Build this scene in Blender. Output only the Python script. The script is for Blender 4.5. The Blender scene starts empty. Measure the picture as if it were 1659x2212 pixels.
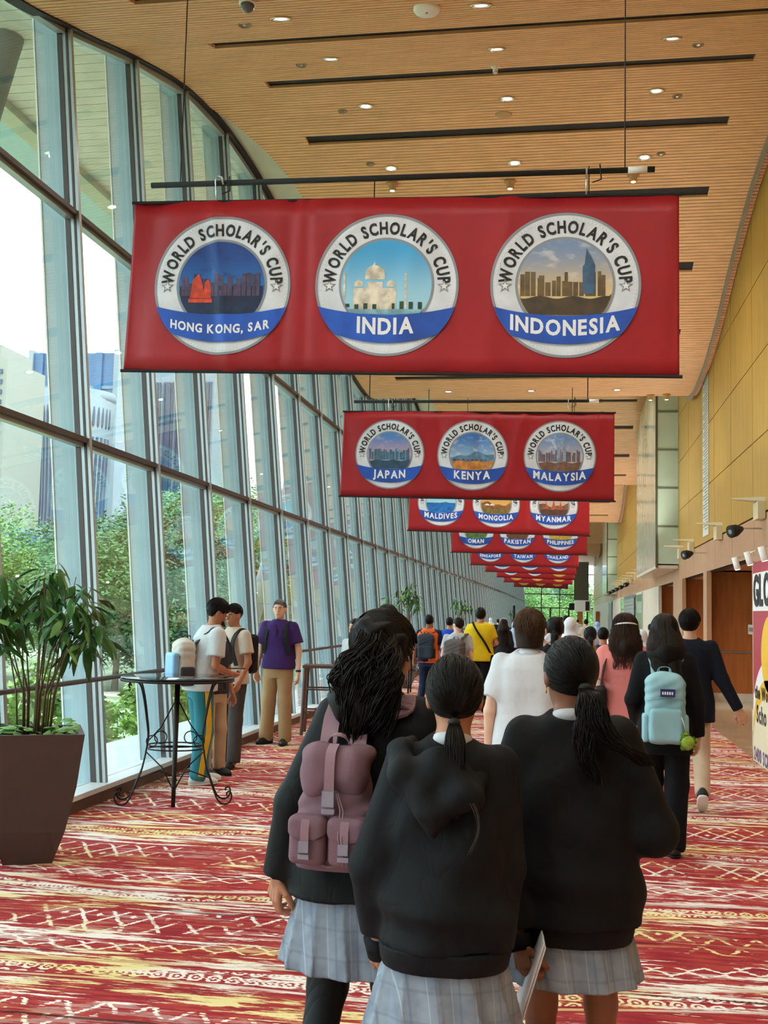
import bpy, math, random
import numpy as np
from mathutils import Vector, Matrix
R = math.radians
PI = math.pi
scene = bpy.context.scene
C = scene.collection

# ------------------------------------------------------------------ camera (image taken as 1659 x 2212)
F, CX, CY, EYE = 2400.0, 829.5, 1106.0, 1.6


def camera_axes(vp=(1222, 1328), rho=.022):
    u, v = vp[0] - CX, vp[1] - CY
    c, s = math.cos(rho), math.sin(rho)
    u2, v2 = u * c + v * s, -u * s + v * c
    pitch = math.atan2(v2, F)
    yaw = math.atan2(u2, math.hypot(F, v2))
    f = np.array([-math.sin(yaw) * math.cos(pitch), math.cos(yaw) * math.cos(pitch), math.sin(pitch)])
    r0 = np.cross(f, [0, 0, 1]); r0 /= np.linalg.norm(r0)
    u0 = np.cross(r0, f)
    return f, c * r0 + s * u0, s * r0 - c * u0      # forward, image right, image down


FW, IR, ID = camera_axes()
cam_data = bpy.data.cameras.new('camera')
cam_data.sensor_fit = 'VERTICAL'; cam_data.sensor_height = 36.0
cam_data.lens = 36.0 * F / 2212.0
cam_data.clip_end = 3000
cam = bpy.data.objects.new('camera', cam_data); C.objects.link(cam)
m3 = Matrix((IR, -ID, -FW)).transposed()
cam.matrix_world = Matrix.Translation((0, 0, EYE)) @ m3.to_4x4()
scene.camera = cam


def ray(x, y): return FW * F + IR * (x - CX) + ID * (y - CY)
def onz(x, y, z=0.0):
    r = ray(x, y); return np.array([0, 0, EYE]) + r * ((z - EYE) / r[2])
def onx(x, y, X):
    r = ray(x, y); return np.array([0, 0, EYE]) + r * (X / r[0])
def ony(x, y, Y):
    r = ray(x, y); return np.array([0, 0, EYE]) + r * (Y / r[1])


# ------------------------------------------------------------------ world, light, exposure
world = bpy.data.worlds.new('overcast_sky'); scene.world = world
world.use_nodes = True
wn = world.node_tree.nodes
bg = wn['Background']
bg.inputs[0].default_value = (0.86, 0.95, 1.0, 1)
bg.inputs[1].default_value = SKY = 2.9
scene.view_settings.view_transform = 'Standard'
scene.view_settings.look = 'None'
scene.view_settings.gamma = 1.0
scene.view_settings.exposure = 0.68
scene.view_settings.use_curve_mapping = False
cy = scene.cycles
cy.max_bounces = 6; cy.diffuse_bounces = 3; cy.glossy_bounces = 3; cy.transmission_bounces = 4
cy.transparent_max_bounces = 40
cy.use_denoising = True
cy.sample_clamp_indirect = 6.0
cy.use_adaptive_sampling = True; cy.adaptive_threshold = .10; cy.adaptive_min_samples = 12
cy.caustics_reflective = False; cy.caustics_refractive = False
sun_d = bpy.data.lights.new('sun', 'SUN'); sun_d.energy = 1.6; sun_d.angle = R(25); sun_d.color = (1, .97, .9)
sun = bpy.data.objects.new('sun', sun_d); C.objects.link(sun); sun.rotation_euler = (R(18), R(38), 0)   # hazy light from over the roof

# ------------------------------------------------------------------ node helpers
def lin(h):
    if isinstance(h, str):
        h = h.lstrip('#'); h = [int(h[i:i + 2], 16) / 255 for i in (0, 2, 4)]
    else:
        h = [c / 255 for c in h]
    return tuple((c / 12.92 if c <= .04045 else ((c + .055) / 1.055) ** 2.4) for c in h)


class NT:
    """small expression builder over a material's node tree"""
    def __init__(self, m): self.t = m.node_tree; self.l = self.t.links
    def n(self, k, **kw):
        d = self.t.nodes.new(k)
        for a, b in kw.items(): setattr(d, a, b)
        return d
    def put(self, sock, v):
        if isinstance(v, E_): self.l.new(v.s, sock)
        elif isinstance(v, (tuple, list)): sock.default_value = (*v, 1)[:len(sock.default_value)] if len(v) == 3 else v
        else: sock.default_value = v
    def math(self, op, *a):
        d = self.n('ShaderNodeMath', operation=op)
        for i, v in enumerate(a): self.put(d.inputs[i], v)
        return E_(self, d.outputs[0])
    def coords(self, kind='Object'):
        d = self.n('ShaderNodeTexCoord'); x = self.n('ShaderNodeSeparateXYZ')
        self.l.new(d.outputs[kind], x.inputs[0])
        return [E_(self, o) for o in x.outputs]
    def vec(self, x, y, z=0.0):
        d = self.n('ShaderNodeCombineXYZ')
        for i, v in enumerate((x, y, z)): self.put(d.inputs[i], v)
        return E_(self, d.outputs[0])
    def noise(self, vec, scale=1.0, detail=2.0, rough=.5):
        d = self.n('ShaderNodeTexNoise')
        if vec is not None: self.l.new(vec.s, d.inputs['Vector'])
        d.inputs['Scale'].default_value = scale; d.inputs['Detail'].default_value = detail
        d.inputs['Roughness'].default_value = rough
        return E_(self, d.outputs['Fac'])
    def mix(self, f, a, b):
        d = self.n('ShaderNodeMix', data_type='RGBA')
        self.put(d.inputs[0], f); self.put(d.inputs[6], a); self.put(d.inputs[7], b)
        return E_(self, d.outputs[2])
    def step(self, v, lo, hi):
        d = self.n('ShaderNodeMapRange', interpolation_type='SMOOTHSTEP')
        self.put(d.inputs[0], v); d.inputs[1].default_value = lo; d.inputs[2].default_value = hi
        return E_(self, d.outputs[0])
    def bump(self, h, strength=.2, dist=.01):
        d = self.n('ShaderNodeBump'); d.inputs['Strength'].default_value = strength; d.inputs['Distance'].default_value = dist
        self.l.new(h.s, d.inputs['Height']); return E_(self, d.outputs[0])


class E_:
    def __init__(self, t, s): self.t, self.s = t, s
    def __add__(self, o): return self.t.math('ADD', self, o)
    __radd__ = __add__
    def __sub__(self, o): return self.t.math('SUBTRACT', self, o)
    def __rsub__(self, o): return self.t.math('SUBTRACT', o, self)
    def __mul__(self, o): return self.t.math('MULTIPLY', self, o)
    __rmul__ = __mul__
    def __truediv__(self, o): return self.t.math('DIVIDE', self, o)
    def fr(self): return self.t.math('FRACT', self)
    def fl(self): return self.t.math('FLOOR', self)
    def ab(self): return self.t.math('ABSOLUTE', self)
    def sin(self): return self.t.math('SINE', self)
    def lt(self, o): return self.t.math('LESS_THAN', self, o)
    def gt(self, o): return self.t.math('GREATER_THAN', self, o)
    def mx(self, o): return self.t.math('MAXIMUM', self, o)
    def mn(self, o): return self.t.math('MINIMUM', self, o)


MATS = {}
def mat(name, col, rough=.6, metal=0.0, var=0.0, vscale=8.0, bump=0.0, bscale=60.0, emit=0.0, spec=.5, stretch=(1, 1, 1), sheen=0.0):
    """plain procedural material: base colour with a noise variation and fine relief"""
    if name in MATS: return MATS[name]
    m = bpy.data.materials.new(name); m.use_nodes = True
    t = NT(m); b = m.node_tree.nodes['Principled BSDF']
    c = lin(col) if not isinstance(col, tuple) or max(col) > 1.01 else col
    b.inputs['Base Color'].default_value = (*c, 1)
    b.inputs['Roughness'].default_value = rough; b.inputs['Metallic'].default_value = metal
    b.inputs['Specular IOR Level'].default_value = spec
    if sheen: b.inputs['Sheen Weight'].default_value = sheen
    if var or bump:
        X, Y, Z = t.coords('Object')
        v = t.vec(X * stretch[0], Y * stretch[1], Z * stretch[2])
        if var:
            nz = t.noise(v, vscale, 4)
            t.put(b.inputs['Base Color'], t.mix(t.step(nz, .3, .7), tuple(k * (1 - var) for k in c), tuple(min(1, k * (1 + var)) for k in c)))
        if bump:
            t.put(b.inputs['Normal'], t.bump(t.noise(v, bscale, 2), bump, .004))
    if emit:
        b.inputs['Emission Color'].default_value = (*c, 1); b.inputs['Emission Strength'].default_value = emit
    MATS[name] = m
    return m


# ------------------------------------------------------------------ mesh helpers
def mesh_obj(name, verts, faces, material=None, parent=None, smooth=False):
    me = bpy.data.meshes.new(name)
    me.from_pydata([tuple(map(float, v)) for v in verts], [], [tuple(map(int, f)) for f in faces])
    if smooth: me.polygons.foreach_set('use_smooth', [True] * len(me.polygons))
    if material: me.materials.append(material)
    return link(name, me, parent)
def link(name, me, parent=None):
    o = bpy.data.objects.new(name, me); C.objects.link(o)
    if parent is not None: o.parent = parent
    return o
def empty(name, loc=(0, 0, 0), rz=0.0):
    o = bpy.data.objects.new(name, None); C.objects.link(o); o.empty_display_size = .1
    o.location = loc; o.rotation_euler = (0, 0, rz); return o
def tag(o, label=None, cat=None, group=None, kind=None):
    if label: o['label'] = label
    if cat: o['category'] = cat
    if group: o['group'] = group
    if kind: o['kind'] = kind
    return o


class MB:
    """collects boxes, tubes, lathes into one mesh"""
    def __init__(s): s.v = []; s.f = []
    def add(s, v, f):
        n = len(s.v); s.v += [tuple(p) for p in v]; s.f += [tuple(i + n for i in q) for q in f]; return s
    def box(s, x0, x1, y0, y1, z0, z1, M=None):
        v = [(x, y, z) for z in (z0, z1) for y in (y0, y1) for x in (x0, x1)]
        if M is not None: v = [tuple(M @ Vector(p)) for p in v]
        return s.add(v, [(0, 2, 3, 1), (4, 5, 7, 6), (0, 1, 5, 4), (2, 6, 7, 3), (0, 4, 6, 2), (1, 3, 7, 5)])
    def hexa(s, bottom, top):
        return s.add(list(bottom) + list(top), [(3, 2, 1, 0), (4, 5, 6, 7), (0, 1, 5, 4), (1, 2, 6, 5), (2, 3, 7, 6), (3, 0, 4, 7)])
    def tube(s, pts, r, n=6, cap=True):
        pts = [Vector(p) for p in pts]; N = len(pts); rs = r if isinstance(r, (list, tuple)) else [r] * N
        t0 = (pts[1] - pts[0]).normalized()
        up = Vector((0, 0, 1)) if abs(t0.z) < .9 else Vector((1, 0, 0))
        a = t0.cross(up).normalized(); base = len(s.v)
        for i, p in enumerate(pts):
            t = (pts[min(i + 1, N - 1)] - pts[max(i - 1, 0)])
            t = t.normalized() if t.length > 1e-9 else t0
            a = (a - t * a.dot(t)); a = a.normalized() if a.length > 1e-6 else t.orthogonal().normalized()
            b = t.cross(a)
            for k in range(n):
                w = 2 * PI * k / n
                s.v.append(tuple(p + (a * math.cos(w) + b * math.sin(w)) * rs[i]))
        for i in range(N - 1):
            for k in range(n):
                q = base + i * n
                s.f.append((q + k, q + (k + 1) % n, q + n + (k + 1) % n, q + n + k))
        if cap:
            s.f.append(tuple(base + k for k in reversed(range(n)))); s.f.append(tuple(base + (N - 1) * n + k for k in range(n)))
        return s
    def lathe(s, prof, n=24, c=(0, 0, 0), M=None):
        base = len(s.v); m = len(prof)
        for r, z in prof:
            for k in range(n):
                p = Vector((c[0] + r * math.cos(2 * PI * k / n), c[1] + r * math.sin(2 * PI * k / n), c[2] + z))
                s.v.append(tuple(M @ p if M is not None else p))
        for i in range(m - 1):
            for k in range(n):
                q = base + i * n
                s.f.append((q + k, q + (k + 1) % n, q + n + (k + 1) % n, q + n + k))
        s.f.append(tuple(base + k for k in reversed(range(n)))); s.f.append(tuple(base + (m - 1) * n + k for k in range(n)))
        return s
    def build(s, name, material=None, parent=None, smooth=False):
        return mesh_obj(name, s.v, s.f, material, parent, smooth)
    def mesh(s, name, material=None, smooth=False):
        me = bpy.data.meshes.new(name); me.from_pydata(s.v, [], s.f)
        if smooth: me.polygons.foreach_set('use_smooth', [True] * len(me.polygons))
        if material: me.materials.append(material)
        return me
def box(name, x0, x1, y0, y1, z0, z1, material, parent=None):
    return MB().box(x0, x1, y0, y1, z0, z1).build(name, material, parent)
def rot_to(d):
    """matrix whose z axis points along d"""
    return Vector(d).to_track_quat('Z', 'Y').to_matrix().to_4x4()
# ------------------------------------------------------------------ the place: materials of the shell
def carpet_material():
    m = bpy.data.materials.new('ikat_carpet'); m.use_nodes = True
    t = NT(m); b = m.node_tree.nodes['Principled BSDF']
    X, Y, Z = t.coords('Object')
    wob = t.noise(t.vec(X * 3.0, Y * 9.0), 1.0, 3) - .5
    jag = t.noise(t.vec(X * 2.0, Y * 70.0), 1.0, 2) - .5           # woven rows running across the hall
    x = X + wob * .03 + jag * .05
    y = Y + wob * .05
    # slow streaks: cream against red
    st = t.noise(t.vec(X * 2.4, Y * 17.0, 3.0), 1.0, 6, .7) + jag * .22 + t.noise(t.vec(X * .6, Y * 2.6, 9.0), 1.0, 2) * .35 - .175
    cream_m = t.step(st, .515, .56)
    # bands of diamonds
    band = (Y * .62 + t.noise(t.vec(X * .25, Y * .35, 7.0), 1.0, 1) * 1.1).fr()
    dia_b = band.lt(.27)
    dx = ((x / .19).fr() - .5).ab(); dy = ((y / .34).fr() - .5).ab()
    d = dx + dy
    line = ((d - .5).ab()).lt(.06)
    dot = d.lt(.10)
    dia = line.mx(dot) * t.step(t.noise(t.vec(X * 1.5, Y * 3.0, 11.0), 1.0, 3) + jag * .35, .46, .50)
    # rows of rings and of zigzags between the bands
    ring_b = band.gt(.47) * band.lt(.56)
    rx = (x / .085).fr() - .5; ry = (y / .11).fr() - .5
    rr = t.math('SQRT', rx * rx + ry * ry)
    ring = (rr - .33).ab().lt(.09) + rr.lt(.12)
    zz_b = band.gt(.74) * band.lt(.84)
    zz = (((x / .16).fr() - .5).ab() * .16 - ((y / .16).fr() - .5).ab() * .2 + .01).ab().lt(.014)
    motif = (dia * dia_b).mx(ring * ring_b).mx(zz * zz_b)
    strip = band.gt(.60) * band.lt(.63) + band.gt(.44) * band.lt(.455)
    base_c = cream_m * (1.0 - dia_b * .75) * (1.0 - zz_b * .5)
    f = t.math('MINIMUM', base_c.mx(motif).mx(strip * .6), 1.0)
    yel = t.step(t.noise(t.vec(X * .8, Y * 3.0, 21.0), 1.0, 2), .45, .62)
    cream = t.mix(yel, lin('#f1ece2'), lin('#e8da9a'))
    rn = t.noise(t.vec(X * 5.0, Y * 30.0, 5.0), 1.0, 3)
    red = t.mix(t.step(rn, .35, .65), lin('#952a35'), lin('#b2463e'))
    blk = (((Y * 1.3 + jag * .06).fr() - .5).ab()).lt(.012) * t.step(t.noise(t.vec(X * .7, Y * 2.0, 2.0), 1.0, 1), .52, .56)
    col = t.mix(f, red, cream)
    col = t.mix(blk * .8, col, lin('#3a1c1c'))
    t.put(b.inputs['Base Color'], col)
    b.inputs['Roughness'].default_value = .95; b.inputs['Specular IOR Level'].default_value = .1
    t.put(b.inputs['Normal'], t.bump(t.noise(t.vec(X, Y), 320.0, 2), .25, .004))
    return m
def glass_material(name, tint, refl=1.0, rough=0.0):
    m = bpy.data.materials.new(name); m.use_nodes = True
    nt = m.node_tree; nt.nodes.clear()
    o = nt.nodes.new('ShaderNodeOutputMaterial'); mx = nt.nodes.new('ShaderNodeMixShader')
    tr = nt.nodes.new('ShaderNodeBsdfTransparent'); gl = nt.nodes.new('ShaderNodeBsdfGlossy'); fr = nt.nodes.new('ShaderNodeLayerWeight')
    fr.inputs[0].default_value = .5      # facing: 0 head-on, 1 at grazing, the same from both sides
    pw = nt.nodes.new('ShaderNodeMath'); pw.operation = 'POWER'; pw.inputs[1].default_value = 5
    mu = nt.nodes.new('ShaderNodeMath'); mu.operation = 'MULTIPLY_ADD'; mu.inputs[1].default_value = .9 * refl; mu.inputs[2].default_value = .035 * refl
    nt.links.new(fr.outputs['Facing'], pw.inputs[0]); nt.links.new(pw.outputs[0], mu.inputs[0])
    tr.inputs[0].default_value = (*tint, 1); gl.inputs[0].default_value = (.9, .97, 1, 1); gl.inputs['Roughness'].default_value = rough
    nt.links.new(mu.outputs[0], mx.inputs[0]); nt.links.new(tr.outputs[0], mx.inputs[1]); nt.links.new(gl.outputs[0], mx.inputs[2])
    nt.links.new(mx.outputs[0], o.inputs[0])
    return m


M_CARPET = carpet_material()
M_GLASS = glass_material('clear_facade_glass', (.90, .965, .965), 1.0)
M_ALU = mat('pale_aluminium', '#aab6b8', .35, .4)
M_DARKM = mat('dark_bronze_frame', '#4a4340', .45, .3)
M_FIN = mat('blue_grey_fin', '#a6bcc3', .5, .0, .06, 3)
M_SILL = mat('white_sill', '#d9e2e4', .35)
M_CURB = mat('brown_curb', '#6b5148', .6, 0, .1, 6)
M_SLAT = mat('maple_slat', '#e6b582', .5, 0, .10, 3, .1, 40, stretch=(1, 6, 1))
M_SOFFIT = mat('grey_beige_soffit', '#e4ded6', .6, 0, .08, 3)
M_BLACK = mat('matt_black', '#0c0b0b', .7)
M_BACK = mat('ceiling_backing', '#3b2a20', .9)
M_FASCIA = mat('pale_fascia', '#c3c6b4', .6, 0, .05, 3)
M_GOLD = mat('gold_veneer_panel', '#b8913c', .42, .12, .10, 2.0, .05, 30, stretch=(6, 6, .6))
M_PINK = mat('bronze_pink_panel', '#c39a76', .35, .2, .06, 2.0)
M_WOOD = mat('brown_wood_panel', '#a8642f', .4, 0, .12, 3, stretch=(4, 4, .5))
M_MARBLE = mat('polished_beige_marble', '#b7a68c', .08, 0, .15, 2.5)
M_FROST = mat('frosted_green_glass', '#b9d3c4', .25, 0, .05, 2)
M_STEEL = mat('brushed_steel', '#c7c9c8', .25, .9)
M_WHITE = mat('white_enamel', '#eceae4', .4)
M_STONE = mat('pale_stone', '#cfc7b6', .5, 0, .06, 4)

# ceiling height along the hall: waves about 16.6 m long
WT = [(7.4, 6.30), (8.9, 6.71), (10.5, 7.25), (12.2, 7.72), (13.9, 7.90), (15.9, 7.80), (18.0, 7.33), (20.0, 6.75), (21.8, 6.40), (24.0, 6.30)]
def wave(y):
    y = 7.4 + (y - 7.4) % 16.6
    for (a, za), (b, zb) in zip(WT, WT[1:]):
        if a <= y <= b:
            u = (y - a) / (b - a)
            i = WT.index((a, za)); p0 = WT[i - 1] if i else (a - 2.2, WT[-2][1]); p3 = WT[i + 2] if i + 2 < len(WT) else (b + 1.5, WT[1][1])
            m0 = (zb - p0[1]) / (b - p0[0]); m1 = (p3[1] - za) / (p3[0] - a); h = b - a
            return (2*u**3 - 3*u*u + 1) * za + (u**3 - 2*u*u + u) * h * m0 + (-2*u**3 + 3*u*u) * zb + (u**3 - u*u) * h * m1
    return WT[-1][1]

FX0, LEAN = 3.84, .097
def fx(z): return -(FX0 + LEAN * z)
BAY0, BAY = 8.85, 1.63
Y_END, Y_BACK = 112.0, -9.0
XW = 2.70                # right wall plane

# ---- floors
floor = box('floor', fx(0) + .03, 2.14, Y_BACK, Y_END, -.1, 0, M_CARPET); tag(floor, 'red and cream patterned carpet running down the hall', kind='structure')
marb = box('floor_marble', 2.14, 7.0, Y_BACK, Y_END, -.1, 0.0, M_MARBLE); tag(marb, 'polished beige stone strip between carpet and doors', kind='structure')

# ---- left facade: mullions, fins, transoms, panes of each bay
wl = empty('wall_left', (fx(0), 0, 0)); tag(wl, 'tall leaning glass facade with blue-grey fins along the park side', kind='structure')
def child_at(name, me, parent, loc):
    o = bpy.data.objects.new(name, me); C.objects.link(o); o.parent = parent
    o.location = Vector(loc) - parent.location; return o
def lean_box(mb, d0, d1, y0, y1, z0, z1):
    """box leaning with the facade; d is the distance inward from the glass plane"""
    b = [(fx(z0) + d0, y0, z0), (fx(z0) + d1, y0, z0), (fx(z0) + d1, y1, z0), (fx(z0) + d0, y1, z0)]
    t = [(fx(z1) + d0, y0, z1), (fx(z1) + d1, y0, z1), (fx(z1) + d1, y1, z1), (fx(z1) + d0, y1, z1)]
    return mb.hexa(b, t)
def fchild(name, mb, m, parent=wl):
    o = mb.build(name, m)
    if parent is not None: o.parent = parent; o.matrix_parent_inverse = Matrix.Translation(-parent.location)
    return o
TR = [.14, 2.97, 4.97]
nb0, nb1 = -8, 63
for k in range(nb0, nb1 + 1):
    y = BAY0 + k * BAY
    zt = wave(y) + .02
    fchild('mullion', lean_box(lean_box(MB(), .0, .045, y - .035, y + .035, .1, zt), .075, .095, y - .03, y + .03, .1, zt), M_DARKM)
    fchild('mullion_strip', lean_box(lean_box(MB(), .045, .075, y - .03, y + .03, .1, zt), .095, .125, y - .024, y + .024, .1, zt), M_ALU)
    fchild('glass_fin', lean_box(MB(), -.22, -.012, y - .012, y + .022, .1, 8.0), M_FIN)
    fchild('fin_edge', lean_box(MB(), -.235, -.22, y - .02, y + .03, .1, 8.0), M_WHITE)
    if k == nb1: break
    y1 = y + BAY
    for j, z0 in enumerate(TR):
        z1 = TR[j + 1] - .03 if j < 2 else None
        a0, a1 = y + .035, y1 - .035
        za, zb = (z1, z1) if z1 else (wave(a0) + .02, wave(a1) + .02)
        zb0 = z0 + (.035 if j else 0)
        mb = MB(); g = .012
        mb.hexa([(fx(zb0) - g, a0, zb0), (fx(zb0), a0, zb0), (fx(zb0), a1, zb0), (fx(zb0) - g, a1, zb0)],
                [(fx(za) - g, a0, za), (fx(za), a0, za), (fx(zb), a1, zb), (fx(zb) - g, a1, zb)])
        fchild('pane', mb, M_GLASS)
    for z0 in TR[1:]:
        fchild('transom', lean_box(MB(), 0.0, .11, y + .03, y1 - .03, z0 - .005, z0 + .04), M_DARKM)
        fchild('transom_strip', lean_box(MB(), 0.0, .07, y + .03, y1 - .03, z0 - .04, z0 - .005), M_ALU)
    mb = MB()   # head frame of the bay under the ceiling
    za, zb = wave(y) - .06, wave(y1) - .06
    mb.hexa([(fx(za), y, za), (fx(za) + .08, y, za), (fx(zb) + .08, y1, zb), (fx(zb), y1, zb)],
            [(fx(za), y, za + .09), (fx(za) + .08, y, za + .09), (fx(zb) + .08, y1, zb + .09), (fx(zb), y1, zb + .09)])
    fchild('head_frame', mb, M_ALU)
mb = MB().box(fx(0) - .06, fx(0) + .16, Y_BACK, Y_END, .1, .14); fchild('sill', mb, M_SILL)
bb = box('baseboard_left', fx(0) + .0, fx(0) + .13, Y_BACK, Y_END, 0, .1, M_CURB); tag(bb, 'brown kerb under the window sill', kind='structure')
# handrail on the glass
hr = MB()
for k in range(nb0, 40):
    y = BAY0 + k * BAY
    hr.tube([(fx(1.0) + .05, y, 1.0), (fx(1.0) + .22, y, 1.0)], .008, 5)
hr.tube([(fx(1.0) + .22, BAY0 + nb0 * BAY, 1.0), (fx(1.0) + .22, BAY0 + 39 * BAY, 1.0)], .02, 8)
fchild('handrail', hr, M_DARKM)

# ---- ceiling: maple slats over the hall, grey-beige soffit slats outside
ceil = empty('ceiling', (0, 0, 0)); tag(ceil, 'waving ceiling of maple slats with long black slots', kind='structure')
SLOTS = [16.17 + 2.03 * i for i in range(-12, 46)]
def xl(y): return fx(wave(y)) + (.10 + .55 * max(0, math.sin((y - 12.6) / 16.6 * 2 * PI)) ** 1.0 * (1 if 12.6 < 7.4 + (y - 7.4) % 16.6 < 21 else 0))
def sheet(y0, y1, n, xa, xb, dz, th=.03):
    mb = MB(); ys = [y0 + (y1 - y0) * i / n for i in range(n + 1)]
    for y in ys:
        z = wave(y) + dz
        mb.v += [(xa(y), y, z), (xb(y), y, z), (xb(y), y, z + th), (xa(y), y, z + th)]
    for i in range(n):
        q = i * 4
        mb.f += [(q, q + 4, q + 5, q + 1), (q + 3, q + 2, q + 6, q + 7), (q, q + 3, q + 7, q + 4), (q + 1, q + 5, q + 6, q + 2)]
    return mb
XR = lambda y: XW + .15
sheet(Y_BACK, Y_END, 420, lambda y: fx(wave(y)) - .02, XR, .06, .25).build('ceiling_backing', M_BACK, ceil)
PITCH = .088
def slat(mb, y, xa, xb):
    ya, yb = y - PITCH * .40, y + PITCH * .40
    za, zb = wave(ya), wave(yb)
    mb.hexa([(xa, ya, za), (xb, ya, za), (xb, yb, zb), (xa, yb, zb)], [(xa, ya, za + .035), (xb, ya, za + .035), (xb, yb, zb + .035), (xa, yb, zb + .035)])
y = Y_BACK; far = MB(); nsl = 0; i = 0
while y < 62:
    slot = any(abs(y - s) < .135 for s in SLOTS)
    near = 7.2 < y and nsl < 298
    mb = MB() if near else far
    if slot:
        slat(mb, y, xl(y), -3.5); slat(mb, y, 2.0, XR(y))
    else: slat(mb, y, xl(y), XR(y))
    if near: mb.build('slat', M_SLAT, ceil); nsl += 1
    y += PITCH
tag(far.build('slat_field', M_SLAT, ceil), kind='stuff')
sheet(62, Y_END, 120, xl, XR, 0, .035).build('slat_field_end', M_SLAT, ceil)
for s in SLOTS:
    if s > 60: continue
    z = wave(s); mb = MB(); mb.hexa([(-3.5, s - .13, wave(s - .13) + .037), (2.0, s - .13, wave(s - .13) + .037), (2.0, s + .13, wave(s + .13) + .037), (-3.5, s + .13, wave(s + .13) + .037)],
        [(-3.5, s - .13, wave(s - .13) + .055), (2.0, s - .13, wave(s - .13) + .055), (2.0, s + .13, wave(s + .13) + .055), (-3.5, s + .13, wave(s + .13) + .055)])
    mb.build('slot', M_BLACK, ceil)
# pale margin plate where the slats stop short of the glass, and the dark edge trim
sheet(Y_BACK, 70, 300, lambda y: fx(wave(y)) + .04, lambda y: xl(y) + .05, .036, .01).build('margin_plate', M_FASCIA, ceil)
sheet(Y_BACK, 70, 300, lambda y: fx(wave(y)) + .03, lambda y: fx(wave(y)) + .16, -.015, .05).build('edge_trim', M_BLACK, ceil)
sheet(Y_BACK, Y_END, 300, lambda y: XW - .14, lambda y: XW - .1, -.10, .2).build('edge_fascia', mat('grey_fascia', '#8a8274', .5), ceil)
# outside soffit
sof = empty('canopy', (0, 0, 0)); tag(sof, 'grey-beige slatted canopy roof outside the glass facade', kind='structure')
ZC = 8.0; XO = -7.2
MB().box(XO, fx(ZC) + .1, Y_BACK - 20, Y_END, ZC + .05, ZC + .35).build('canopy_deck', M_BACK, sof)
MB().box(fx(ZC), XW + .4, Y_BACK, Y_END, ZC + .3, ZC + .5).build('roof_slab', M_BACK, sof)
y = -2.0; far = MB(); n = 0
while y < 90:
    near = 6 < y and n < 240
    mb = MB() if near else far
    mb.box(XO, fx(ZC) - .02, y, y + .19, ZC, ZC + .04)
    if near: mb.build('soffit_slat', M_SOFFIT, sof); n += 1
    y += .205
tag(far.build('soffit_slat_field', M_SOFFIT, sof), kind='stuff')
box('canopy_edge', XO - .14, XO + .12, Y_BACK - 20, Y_END, ZC - .12, ZC + .5, M_FASCIA, sof)
box('canopy_glass_edge', XO - .75, XO - .14, Y_BACK - 20, Y_END, ZC + .0, ZC + .05, mat('sky_blue_gutter', '#9fc6d2', .2), sof)
for i, yc in enumerate((0, 17.0, 34.0, 51.0)):
    t = onz(14, 80, ZC); b = ony(-62, 330, t[1]); k = (t - b) * 9.0 / (t[2] - b[2])
    MB().tube([tuple(t - k + [0, yc, 0]), tuple(t + [0, yc, .02])], [.20, .20], 16).build('canopy_column', mat('grey_column', '#8e9ca3', .5), sof, True)

# ---- right wall: gold panels above, bronze band, door recesses, glass boxes
wr = empty('wall_right', (0, 0, 0)); tag(wr, 'gold panelled wall with bronze band along the hall', kind='structure')
JY = [16.88 - 2.16 * i for i in range(13, 0, -1)] + [16.88 + 2.16 * i for i in range(0, 45)]
LEV = [3.08, 4.17, 5.35, 6.5, 8.3]
for a, b in zip(JY, JY[1:]):
    if b > Y_END: break
    for z0, z1 in zip(LEV, LEV[1:]):
        MB().box(XW, XW + .06, a + .012, b - .012, z0 + .008, z1 - .008).build('panel', M_GOLD, wr)
    MB().box(XW + .01, XW + .06, a + .008, b - .008, 2.50, 3.065).build('band_panel', M_PINK, wr)
MB().box(XW + .055, XW + .2, Y_BACK, Y_END, 2.49, 8.3).build('wall_backing', M_BACK, wr)
# lower wall: openings between piers
OPEN = [(-6.5, -2), (0, 4.4), (5.6, 9.6), (11, 14.6), (16.9, 22.2), (22.75, 26.8), (29.0, 33.5)]
prev = Y_BACK; RL = []
for a, b in OPEN + [(Y_END, Y_END)]:
    if a - prev > .05:
        MB().box(XW - .02, XW + .07, prev, a, 0, 2.495).build('pier', M_PINK if a < 30 else M_STONE, wr)
        MB().box(XW - .03, XW + .08, prev - .01, a + .01, 0, .3).build('pier_base', M_STONE, wr)
    if b > a:
        side = MB().box(XW + .02, XW + 1.1, b + .28, b + .34, .16, 2.6); side.build('recess_panel', M_WOOD, wr)
        MB().box(XW + .02, XW + 1.1, b + .27, b + .34, 0, .16).build('recess_base', M_STONE, wr)
        MB().box(XW + .02, XW + 1.1, b + .26, b + .28, .93, .97).build('kick_rail', M_STEEL, wr)
        MB().box(XW + 1.9, XW + 2.0, a - 1, b + 2, 0, 2.6).build('recess_back', M_WOOD, wr)
        MB().box(XW + .02, XW + 2.0, a - 1, b + 2, 2.5, 2.6).build('recess_soffit', M_PINK, wr)
        RL.append((XW + .75, (a + b) / 2 + .6))
        dl = MB().box(XW + 1.16, XW + 1.85, b + .9, b + .95, .02, 2.3).build('door_leaf', mat('orange_door', '#c4702e', .4, 0, .1, 3), wr)
        MB().tube([(XW + 1.3, b + .86, .95), (XW + 1.3, b + .86, 1.75)], .018, 8).build('door_handle', M_STEEL, dl)
    prev = b
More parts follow.
